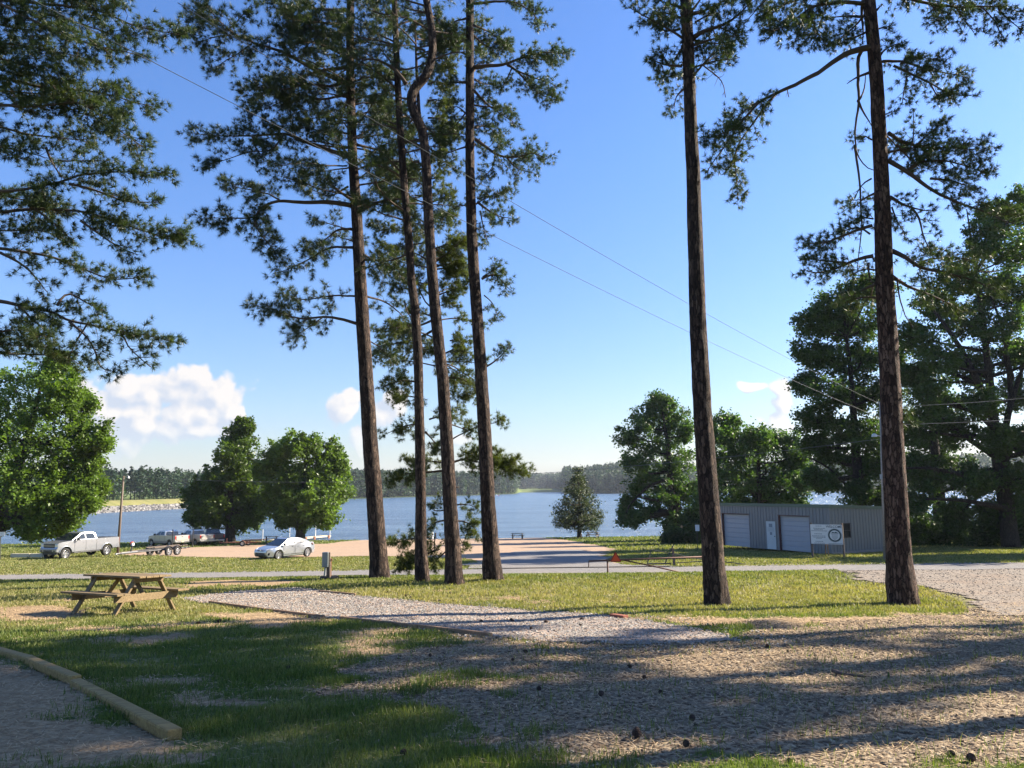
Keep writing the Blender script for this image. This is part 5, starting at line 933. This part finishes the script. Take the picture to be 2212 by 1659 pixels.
for nm, q, r in (('post', [hp(1406.8, 1187.3), hp(1398, 1220)], .035), ('top_rail', [hp(1406.8, 1187.3), hp(1521, 1209), hp(1612, 1219)], .03), ('bottom_rail', [hp(1398, 1218), hp(1450, 1217)], .04), ('prop', [hp(1455, 1176.5), hp(1437, 1216)], .035), ('lower_rail', [hp(1461, 1216), hp(1521, 1212)], .025)):
    a = Acc(); a.tube(q, r, 6); a.build(nm, M['old_green_steel'], gg)
a = Acc(); a.beam(hp(1453, 1184), (0, 0, -.1), .12, .12, up=(0, 1, 0)); a.build('post', M['weathered_wood'], gg)
# electric hook-up post
eb = GY(709.5, 24.0, .0); ep = empty('hookup_pedestal', eb, 'grey electrical box on a short wooden post beside the gravel pad', 'electrical box')
def k_(u, v, dy=0): return AT(u, v, 24.0 + dy) - eb
a = Acc(); q0, q1 = k_(709.8, 1193), k_(709.8, 1258); a.beam(tuple(q0), tuple(q1 - [0, 0, .1]), .11, .11, up=(0, 1, 0)); bevel_all(a.build('post', M['weathered_wood'], ep), .008)
a = Acc(); q = k_(702.5, 1209, -.12); a.box(tuple(q), (.17, .13, .45)); bx = bevel_all(a.build('box', M['box_grey'], ep), .012); a = Acc(); a.box(tuple(q + [.0, -.068, .01]), (.14, .012, .38)); a.box(tuple(q + [.06, -.08, -.16]), (.03, .03, .05)); a.build('box_door', M['box_grey'], bx)
a = Acc(); a.tube([tuple(q + [.02, 0, -.2]), tuple(k_(698.5, 1259, -.1))], .028, 8); a.build('conduit', M['box_grey'], ep); a = Acc(); a.tube([tuple(k_(715, 1206, .05)), tuple(k_(714, 1260, .05))], .022, 6); a.build('water_pipe', M['rust_steel'], ep); a = Acc(); a.box(tuple(k_(716, 1209, .02)), (.05, .05, .04)); a.build('tap', M['rust_steel'], ep)
def log(u0, v0, u1, v1, Y, r, label, name='log', mat='edge_wood'):
    A, B = AT(u0, v0, Y), AT(u1, v1, Y - .1); A[2] = gz(A[0], A[1]) + r * .7; B[2] = gz(B[0], B[1]) + r * .7; a = Acc(); a.tube([(0, 0, 0), tuple((B - A) * .5 + [0, 0, .01]), tuple(B - A)], [r, r * 1.05, r * .95], 10); o = a.build(name, M[mat], smooth=True); o.location = A; return tag(o, label, 'log')
log(693, 1258, 706, 1259, 23.8, .055, 'dark short log left of the electrical box post', mat='stick_brown'); log(717, 1258, 730, 1259, 23.7, .07, 'pale cut log lying right of the electrical box post')
# small signs
def small_sign(u, v0, v1, vb, Y, w, label, cat='sign', mt='sign_white'):
    b = GY(u, Y); r = empty('small_sign', b, label, cat); t, l = AT(u, v0, Y) - b, AT(u, v1, Y) - b; a = Acc(); a.tube([(0, 0, -.1), tuple(t)], .03, 6); a.build('post', M['old_green_steel'], r); a = Acc(); a.box(tuple((t + l) / 2 + [0, -.05, 0]), (w, .012, abs(t[2] - l[2]))); a.build('panel', M[mt], r)
small_sign(1506, 1133.5, 1147, 0, 60, .32, 'small white notice on a thin post in front of the dark thicket'); small_sign(1, 1149, 1158, 0, 60, .75, 'small white sign on a thin post at the left edge below the leafy tree')
# wheel stops and kerb timbers
def beam_on(name, P0, P1, w, h, mat, label, cat, group=None, sink=.0, bev=.01, tw=0):
    P0, P1 = np.array(P0), np.array(P1); m_ = (P0 + P1) / 2; a = Acc(); n = 10; L = np.linalg.norm(P1 - P0); up_ = np.array([0, 0, h / 2 - sink])
    a.beam(P0 - m_ + up_, P1 - m_ + up_, w, h); o = a.build(name, M[mat]); o.location = m_; bevel_all(o, bev, 2); return tag(o, label, cat, group)
beam_on('wheel_stop', GY(25, 63, .06), GY(66, 62.5, .06), .25, .3, 'wheelstop', 'weathered timber wheel stop lying nearest the left edge of the lot', 'wheel stop', 'timber wheel stops'); beam_on('wheel_stop', GY(67.5, 62.5, .06), GY(93, 62.2, .06), .25, .3, 'wheelstop', 'weathered timber wheel stop touching the front of the silver pickup', 'wheel stop', 'timber wheel stops')
def tw(s0, s1, name, w, h, mat, label, group, lift=0.0):
    A, B = G(*s0), G(*s1); A[2] += lift; B[2] += lift; return beam_on(name, A, B, w, h, mat, label, 'timber', group, sink=.01, bev=min(w, h) * .22)
tw((378, 1600), (162, 1484), 'landscape_timber', .105, .09, 'timber_wood', 'longest honey-coloured timber in the grass, its cut end facing the camera', 'landscape timbers along the grass')
tw((164, 1479), (66, 1437), 'landscape_timber', .105, .09, 'timber_wood', 'middle honey-coloured timber of the row at lower left', 'landscape timbers along the grass', .01); tw((68, 1434), (-60, 1396), 'landscape_timber', .105, .09, 'timber_wood', 'honey-coloured timber of the row running out at the left edge', 'landscape timbers along the grass')
for (s0, s1, lb) in (((1062, 1377), (905, 1358), 'edging board of the gravel pad at its near right end'), ((903, 1358), (735, 1339), 'edging board of the gravel pad with a pale sunlit top, in the middle'), ((700, 1337), (575, 1321), 'dark edging board of the gravel pad, highest out of the ground'), ((573, 1321), (452, 1304), 'edging board of the gravel pad nearest the picnic table')):
    tw(s0, s1, 'edging_board', .05, .075, 'edge_wood', lb, 'boards edging the gravel pad')
tw((768, 1286), (690, 1279), 'edging_board', .05, .06, 'edge_wood', 'thin edging board on the far side of the gravel pad', 'boards edging the gravel pad'); tw((1322, 1333), (1352, 1337), 'wood_block', .12, .07, 'brick_red', 'short reddish wood block at the corner of the gravel pad', None)
# dock and white mooring posts
db = GY(575, 109); db[2] = WZ
D0 = np.array([AT(640, 1166, 112)[0], 112.0]); D1 = np.array([AT(703, 1157, 117)[0], 117.0])
dk = empty('dock', (*D0, WZ), 'low yellow wooden dock running out over the water', 'dock', None, math.atan2(*(D1 - D0)[::-1])); LD = float(np.linalg.norm(D1 - D0))
a = Acc(); a.box((LD / 2 - 2, 0, .30), (LD + 5, 1.3, .16)); a.build('deck', M['yellow_dock'], dk)
for x in (1.2, LD * .5, LD): a = Acc(); a.box((x, -.7, .2), (.3, .14, .5)); a.build('bumper', M['rust_steel'], dk)
for i, (u, v0, Y, lb) in enumerate(((568, 1144, 112, 'white mooring post by the shore, behind the sedan'), (626, 1138, 114, 'white mooring post just left of the trunk of the sunlit tree'), (682, 1134, 115, 'white mooring post beside the dock, right of the tree trunk'), (713, 1132, 117, 'thin white mooring post at the end of the dock'), (934, 1150, 112, 'short white post at the water edge seen between the row of pines'))):
    t = AT(u, v0, Y); a = Acc(); a.tube([(0, 0, -1.2), (0, 0, t[2] - WZ)], .055 if i != 4 else .16, 8); a.tube([(0, 0, t[2] - WZ), (0, 0, t[2] - WZ + .03)], .07 if i != 4 else .18, 8); o = a.build('mooring_post', M['white_plastic'], smooth=False); o.location = (t[0], t[1], WZ); tag(o, lb, 'post', 'white posts by the water')
# fishing boat far out
bt = AT(1075, 1070, 640); br_ = empty('fishing_boat', (bt[0], 640, WZ), 'tiny white fishing boat far out on the lake', 'boat'); extrude_profile('hull', [(-2.6, .1), (-2.7, .8), (2.2, .85), (3.0, .95), (2.4, .1)], 1.1, 'white_plastic', br_, lambda x, z: 1 - max(0, x - .5) * .3); a = Acc(); a.box((-.3, 0, 1.15), (.8, .9, .7)); a.build('console', M['white_plastic'], br_)
for x in (-1.0, .9):
    a = Acc(); a.tube([(x, 0, .8), (x, 0, 1.3), (x + .05, 0, 1.75)], [.22, .26, .16], 8); a.lathe([(.01, -.13), (.12, -.05), (.12, .05), (.01, .14)], 8, 'z', (x + .05, 0, 1.98)); o = a.build('person', M['dark_red' if x > 0 else 'white_plastic'], smooth=True); o.location = br_.location; tag(o, 'tiny person in a dark red top sitting in the far fishing boat' if x > 0 else 'tiny person in a pale top sitting in the far fishing boat', 'person')
# cones, sticks
def cone(p, r, seed, first=None):
    g = np.random.default_rng(seed); a = Acc(); n = 10; rows_ = []
    for k in range(9):
        z = k / 8; rr = r * (math.sin(math.pi * (z * .8 + .15))) * .75
        for j in range(8):
            t = 2 * math.pi * (j + .5 * (k % 2)) / 8; d = np.array([math.cos(t), math.sin(t), 0]); c0 = d * rr * .5 + [0, 0, z * r * 1.9]; a.beam(tuple(c0), tuple(c0 + d * rr * .62 + [0, 0, r * .16]), r * .34, r * .09)
    a.tube([(0, 0, 0), (0, 0, r * 1.9)], r * .35, 6); return a.build('pine_cone', M['cone_brown'])
c0 = cone(None, .04, 1); tag(c0, 'large upright pine cone on the chips near the bottom, its scales open', 'pine cone', 'pine cones on the ground'); c0.location = G(1376, 1597)
cs = '865 1635 2050 1638 1040 1345 1183 1347 1108 1345 1140 1413 1168 1494 1262 1340 836 1282 875 1290 975 1284 548 1318 1000 1290 1108 1342 432 1348 478 1345 1660 1400 1705 1655 1430 1500 1365 1446 1300 1505 1395 1470 1150 1362 1250 1354 620 1450 1500 1560 2100 1650 930 1420 1480 1620 1110 1430 890 1293 950 1300'
q = np.array([float(x) for x in cs.split()]).reshape(-1, 2); g = random.Random(3)
for i, (u, v) in enumerate(q):
    c = c0.copy(); COL.objects.link(c); p = G(u, v); s = g.uniform(.55, .8) * (1.3 if p[1] > 10 else 1); c.location = p + [0, 0, .025]; c.rotation_euler = (g.uniform(1.2, 1.8), 0, g.uniform(0, 6.3)); c.scale = (s, s, s * g.uniform(.8, 1.1)); c['label'] = 'small dark pine cone lying on its side on the ground'
def stick(s, r, label):
    q = np.array([float(x) for x in s.split()]).reshape(-1, 2); P = np.array([G(u, v) + [0, 0, r * 1.3] for u, v in q]); a = Acc(); a.tube(P - P[0], np.linspace(r, r * .4, len(P)), 6); o = a.build('fallen_branch', M['stick_brown'], smooth=True); o.location = P[0]; tag(o, label, 'branch')
stick('1800 1455 1822 1463 1850 1466 1872 1468', .022, 'dark fallen branch lying on the chips at the right'); stick('1545 1500 1560 1508 1572 1512', .014, 'short fallen stick on the shaded chips'); stick('1735 1322 1750 1325 1768 1328', .014, 'thin fallen stick in the dry grass before the reddish pine')
# ------------------------------------------------------------------ grass blades, straw and pebbles
def wedge(n, y0, y1, pw=1.0, ex=1.5):
    t = R.random(n) ** pw; Y = y0 + (y1 - y0) * t; X = (R.random(n) * 2 - 1) * (.69 * Y + ex); return X, Y
def blades(a, X, Y, h, w, C, lean=.5):
    n = len(X); Z = gz(X, Y); P = np.stack([X, Y, Z], 1); th = R.random(n) * 6.283; s = np.stack([np.cos(th), np.sin(th), 0 * th], 1)
    ph = R.random(n) * 6.283; L = np.stack([np.cos(ph), np.sin(ph), 0 * ph], 1) * (h * lean * (.2 + 1.1 * R.random(n)))[:, None]
    up = np.array([0, 0, 1.]) * h[:, None]; w = w[:, None] / 2
    V = np.stack([P - s * w, P + s * w, P + up * .55 + L * .35 + s * w * .8, P + up * .55 + L * .35 - s * w * .8, P + up * .95 + L], 1).reshape(-1, 3); k = np.arange(n)[:, None] * 5
    a.add(V, Q=(k + [[0, 1, 2, 3]]), T=(k + [[3, 2, 4]]), C=np.repeat(C, 5, 0))
GREEN = np.array([.066, .108, .024]); LIME = np.array([.135, .165, .042]); DRY = np.array([.32, .27, .135])
PADX = lambda X, Y: sdf(np.stack([X, Y], 1), PAD); DRX = lambda X, Y: sdf(np.stack([X, Y], 1), DRIVE); LOX = lambda X, Y: sdf(np.stack([X, Y], 1), LOT)
def grass_zone(a, n, y0, y1, h0, h1, wf, pw=1.0, dens=lambda X, Y: 1.0):
    X, Y = wedge(n, y0, y1, pw); br, ba, ye = masks(X, Y)
    tuft = fbm(X * 2.3, Y * 2.3, 4.0); inbr = np.clip((fbm(X * 1.1 + 11, Y * 1.6 + 3, n=3) - .60) * 9, 0, 1) * (X < .8)
    p = (1 - ba) ** 1.5 * np.where(br > .5, .03 + .85 * inbr, 1) * np.where((br > .3) & (br <= .5), .5, 1) * (.45 + .9 * np.clip((tuft - .3) * 2.5, 0, 1)) * dens(X, Y)
    far = Y > 33
    ok = R.random(n) < p
    X, Y, ye, tuft, br = X[ok], Y[ok], ye[ok], tuft[ok], br[ok]
    ok = np.ones(len(X), bool)
    if y0 < 24: ok &= (PADX(X, Y) < -.02)
    ok &= DRX(X, Y) < -.1
    if y1 > 33: ok &= ~((Y > 33.5) & (Y < 41.6)) & (LOX(X, Y) < .1)
    X, Y, ye, tuft, br = X[ok], Y[ok], ye[ok], tuft[ok], br[ok]
    h = (h0 + (h1 - h0) * R.random(len(X)) ** 2) * (.55 + .9 * tuft) * np.where(br > .5, 1.25, 1); w = wf * Y * (.7 + .6 * R.random(len(X)))
    m = R.random((len(X), 1)); C = GREEN * (1 - m) + LIME * m; yy = np.clip(ye[:, None] * 1.1 - .25 + .5 * (R.random((len(X), 1)) - .5), 0, 1); C = C * (1 - yy) + DRY * yy; C = C * (.7 + .6 * R.random((len(X), 1)))
    blades(a, X, Y, h, w, C)
a = Acc()
grass_zone(a, 280000, 3.6, 9, .025, .085, .0009, .75, lambda X, Y: np.where(X < 1.6, 1.0, .8))
grass_zone(a, 300000, 9, 18, .03, .085, .0009, .8)
grass_zone(a, 230000, 18, 29, .035, .09, .0010, .9)
grass_zone(a, 60000, 29, 33.5, .04, .10, .0011)
grass_zone(a, 150000, 42, 62, .05, .11, .0011)
grass_zone(a, 90000, 62, 111, .08, .22, .0012)
tag(a.build('grass', M['grass_blades']), 'short park grass with dry and green patches', kind='stuff')
n = 120000; X, Y = wedge(n, 3.6, 17, .8); br, ba, ye = masks(X, Y); ok = R.random(n) < np.clip(br * 1.1, 0, 1) * (.25 + .75 * np.clip((fbm(X * 1.2, Y * 1.2, n=3) - .3) * 3, 0, 1)); X, Y = X[ok], Y[ok]
ok = (PADX(X, Y) < .1) & (DRX(X, Y) < 1.0); X, Y = X[ok], Y[ok]; n = len(X); g = R.random((n, 1)); C = np.where(g < .35, [[.12, .08, .05]], np.where(g < .86, [[.235, .178, .115]], [[.37, .30, .205]])) * (.7 + .6 * R.random((n, 1)))
a = Acc(); sz = (.0045 + .0085 * R.random(n) ** 1.8) * (1 + .05 * Y); scatter(a, np.stack([X, Y, gz(X, Y) + sz * .15], 1), sz, C, .45, 'cube'); tag(a.build('gravel', M['stones']), 'brown pebbles and bark chips strewn over the bare foreground', kind='stuff')
# pale stones on the pad
n = 90000; X = -12 + 17 * R.random(n); Y = 9 + 14.5 * R.random(n); ok = (PADX(X, Y) > -.05) | ((PADX(X, Y) > -.7) & (X > -1) & (R.random(n) < .25)); X, Y = X[ok], Y[ok]; n = len(X); g = (.14 + .25 * R.random((n, 1))) * np.array([[1.07, 1, .88]]); g = np.where(R.random((n, 1)) < .25, g * [[1.05, .8, .62]], g)
a = Acc(); sz = .005 + .008 * R.random(n) ** 1.5; scatter(a, np.stack([X, Y, gz(X, Y) + .015 + sz * .1], 1), sz * (1 + .03 * Y), g, .6); tag(a.build('gravel', M['stones']), 'pale grey crushed stone covering the parking pad', kind='stuff')
n = 60000; X = 6 + 34 * R.random(n); Y = 11 + 22.5 * R.random(n) ** 1.2; ok = (DRX(X, Y) > -.5) & (X < .72 * Y + 1); X, Y = X[ok], Y[ok]; n = len(X); g = (.09 + .17 * R.random((n, 1))) * np.array([[1.14, 1, .84]])
a = Acc(); sz = .004 + .008 * R.random(n) ** 1.5; scatter(a, np.stack([X, Y, gz(X, Y) + .02 + sz * .1], 1), sz * (1 + .03 * Y), g, .6); tag(a.build('gravel', M['stones']), 'grey brown crushed stone on the drive at the right', kind='stuff')
# pine straw
n = 110000; X, Y = wedge(n, 3.6, 20, .8); br, ba, ye = masks(X, Y); ok = (R.random(n) < .08 + .9 * np.maximum(ba, br * .8)) & (PADX(X, Y) < .3); X, Y = X[ok], Y[ok]; n = len(X)
th = R.random(n) * 6.283; L = (.05 + .08 * R.random(n)); D = np.stack([np.cos(th) * L, np.sin(th) * L, (R.random(n) - .4) * .03], 1); S = np.stack([-np.sin(th), np.cos(th), 0 * th], 1) * (.0006 * Y[:, None]); P = np.stack([X, Y, gz(X, Y) + .012 + .015 * R.random(n)], 1)
C = np.array([[.33, .235, .13]]) * (.5 + 1.2 * R.random((n, 1))); a = Acc(); a.add(np.stack([P - S, P + S, P + D], 1).reshape(-1, 3), T=np.arange(n * 3).reshape(-1, 3), C=np.repeat(C, 3, 0)); tag(a.build('pine_straw', M['straw']), 'dry brown pine straw on the bare ground', kind='stuff')
# ------------------------------------------------------------------ sky, sun, haze, camera
EL, AZ = rad(SUN_EL), rad(SUN_AZ)
w = bpy.data.worlds.new('World'); sc.world = w; w.use_nodes = True; T_ = w.node_tree; N_, L_ = T_.nodes, T_.links; bg = N_['Background']
sky = N_.new('ShaderNodeTexSky'); sky.sky_type = 'NISHITA'; sky.sun_disc = False; sky.sun_elevation = EL; sky.sun_rotation = AZ; sky.air_density = 1.25; sky.dust_density = .6; sky.ozone_density = 2.2; sky.altitude = 50
def wm(op, a, b=0.0, c=0.0, cl=False):
    x = N_.new('ShaderNodeMath'); x.operation = op; x.use_clamp = cl
    for i, v in enumerate((a, b, c)):
        if isinstance(v, bpy.types.NodeSocket): L_.new(v, x.inputs[i])
        else: x.inputs[i].default_value = v
    return x.outputs[0]
tc = N_.new('ShaderNodeTexCoord'); sp = N_.new('ShaderNodeSeparateXYZ'); L_.new(tc.outputs['Generated'], sp.inputs[0])
yy = wm('MAXIMUM', sp.outputs[1], .02); ax = wm('DIVIDE', sp.outputs[0], yy); ez = wm('DIVIDE', sp.outputs[2], yy)
BL = '480 850 62 58 455 880 60 50 420 820 55 34 370 850 70 50 520 890 20 30 230 900 80 70 190 870 75 60 225 930 65 50 280 850 90 45 330 868 60 38 372 830 70 36 420 830 62 40 470 850 60 46 500 885 34 42 440 890 60 40 395 900 70 34 250 900 60 30 215 895 40 40 300 905 90 26 500 935 40 26 430 925 70 28 745 880 50 38 770 860 40 26 820 900 50 34 770 950 20 36 1630 825 34 14 1685 830 30 22 1690 870 30 40 1680 920 50 40 260 960 50 50 1000 955 30 12 330 930 110 40 860 870 30 40'
B_ = np.array([float(x) for x in BL.split()]).reshape(-1, 4)
def field(dx, dz):
    cb = N_.new('ShaderNodeCombineXYZ'); X0 = wm('ADD', ax, dx); Z0 = wm('ADD', ez, dz); L_.new(X0, cb.inputs[0]); L_.new(Z0, cb.inputs[1])
    def nz(s, d): 
        t = N_.new('ShaderNodeTexNoise'); t.inputs['Scale'].default_value = s; t.inputs['Detail'].default_value = d; t.inputs['Roughness'].default_value = .55; L_.new(cb.outputs[0], t.inputs['Vector']); return t
    n1 = nz(14, 2); n2 = nz(38, 7); s1 = N_.new('ShaderNodeSeparateColor'); L_.new(n1.outputs['Color'], s1.inputs[0])
    X1 = wm('ADD', X0, wm('MULTIPLY', wm('SUBTRACT', s1.outputs[0], .5), .035)); Z1 = wm('ADD', Z0, wm('MULTIPLY', wm('SUBTRACT', s1.outputs[1], .5), .035)); m = None
    for (u, v, rx, rz) in B_:
        d = ray(u, v); cx_, cz_ = d[0], d[2]; p = wm('DIVIDE', wm('SUBTRACT', X1, cx_), rx / F); q = wm('DIVIDE', wm('SUBTRACT', Z1, cz_), rz / F)
        k = wm('SUBTRACT', 1.0, wm('SQRT', wm('ADD', wm('MULTIPLY', p, p), wm('MULTIPLY', q, q)))); m = k if m is None else wm('SMOOTH_MAX', m, k, .25)
    def vz(s):
        t = N_.new('ShaderNodeTexVoronoi'); t.feature = 'SMOOTH_F1'; t.inputs['Scale'].default_value = s; t.inputs['Smoothness'].default_value = .25; c2 = N_.new('ShaderNodeCombineXYZ'); L_.new(X1, c2.inputs[0]); L_.new(Z1, c2.inputs[1]); L_.new(c2.outputs[0], t.inputs['Vector']); return t.outputs['Distance']
    p_ = wm('ADD', wm('MULTIPLY', wm('SUBTRACT', .42, vz(30)), .62), wm('MULTIPLY', wm('SUBTRACT', .42, vz(75)), .36))
    return wm('ADD', wm('ADD', m, p_), wm('MULTIPLY', wm('SUBTRACT', n2.outputs[0], .38), .85))
f0, f1 = field(0, 0), field(.012, .011)
al_ = N_.new('ShaderNodeMapRange'); al_.interpolation_type = 'SMOOTHSTEP'; L_.new(f0, al_.inputs[0]); al_.inputs[1].default_value = .0; al_.inputs[2].default_value = .34
fade = N_.new('ShaderNodeMapRange'); L_.new(ez, fade.inputs[0]); fade.inputs[1].default_value = .02; fade.inputs[2].default_value = .085
front = wm('GREATER_THAN', sp.outputs[1], .05); alpha = wm('MULTIPLY', wm('MULTIPLY', al_.outputs[0], fade.outputs[0]), wm('MULTIPLY', front, .94))
lit = wm('ADD', .48, wm('MULTIPLY', wm('SUBTRACT', f0, f1), 1.5), cl=True)
cm = N_.new('ShaderNodeMix'); cm.data_type = 'RGBA'; L_.new(lit, cm.inputs[0]); cm.inputs[6].default_value = (*CLOUD_SHADE, 1); cm.inputs[7].default_value = (*CLOUD_LIT, 1)
hs = N_.new('ShaderNodeHueSaturation'); L_.new(sky.outputs[0], hs.inputs['Color']); hs.inputs['Saturation'].default_value = SKY_SAT; hs.inputs['Value'].default_value = 1.0; tf = N_.new('ShaderNodeMapRange'); L_.new(sp.outputs[2], tf.inputs[0]); tf.inputs[1].default_value = .0; tf.inputs[2].default_value = .42; tn = N_.new('ShaderNodeMix'); tn.data_type = 'RGBA'; L_.new(tf.outputs[0], tn.inputs[0]); tn.inputs[6].default_value = (*TINT0, 1); tn.inputs[7].default_value = (*TINT1, 1); tm = N_.new('ShaderNodeMix'); tm.data_type = 'RGBA'; tm.blend_type = 'MULTIPLY'; tm.inputs[0].default_value = 1; L_.new(hs.outputs[0], tm.inputs[6]); L_.new(tn.outputs[2], tm.inputs[7])
fm = N_.new('ShaderNodeMix'); fm.data_type = 'RGBA'; L_.new(alpha, fm.inputs[0]); L_.new(tm.outputs[2], fm.inputs[6]); L_.new(cm.outputs[2], fm.inputs[7]); L_.new(fm.outputs[2], bg.inputs[0]); bg.inputs[1].default_value = SKY_S
sl = bpy.data.lights.new('sun', 'SUN'); sl.energy = SUN_S; sl.angle = rad(.53); sl.color = (1, .89, .73); so = bpy.data.objects.new('sun', sl); COL.objects.link(so)
sdir = Vector((math.sin(AZ) * math.cos(EL), math.cos(AZ) * math.cos(EL), math.sin(EL))); so.rotation_euler = sdir.to_track_quat('Z', 'Y').to_euler(); so.location = sdir * 60
if HAZE:
    a = Acc(); a.box((0, 0, 0), (5600, 3900, 130)); hm = bpy.data.materials.new('haze'); hm.use_nodes = True; nt = hm.node_tree; nt.nodes.remove(nt.nodes['Principled BSDF']); v = nt.nodes.new('ShaderNodeVolumePrincipled'); v.inputs['Color'].default_value = (.78, .87, 1, 1); v.inputs['Density'].default_value = HAZE; v.inputs['Anisotropy'].default_value = .2
    nt.links.new(v.outputs[0], nt.nodes['Material Output'].inputs['Volume']); o = a.build('haze', hm); o.location = (0, 1750, 130 / 2 - 13); tag(o, kind='stuff')
cam = bpy.data.cameras.new('camera'); cam.sensor_width = 36; cam.lens = 36 * F / 2212; cam.clip_end = 9000; cam.clip_start = .05; co = bpy.data.objects.new('camera', cam); COL.objects.link(co)
co.matrix_world = Matrix.Translation(Vector(EYE)) @ RM.to_4x4(); sc.camera = co
sc.view_settings.view_transform = 'Standard'; sc.view_settings.look = 'None'; sc.view_settings.exposure = EXPO; sc.view_settings.gamma = 1
sc.cycles.max_bounces = 6; sc.cycles.diffuse_bounces = 3; sc.cycles.glossy_bounces = 3; sc.cycles.transmission_bounces = 3; sc.cycles.volume_bounces = 0; sc.cycles.caustics_reflective = False; sc.cycles.caustics_refractive = False
sc.cycles.use_denoising = True; sc.cycles.sample_clamp_indirect = 4
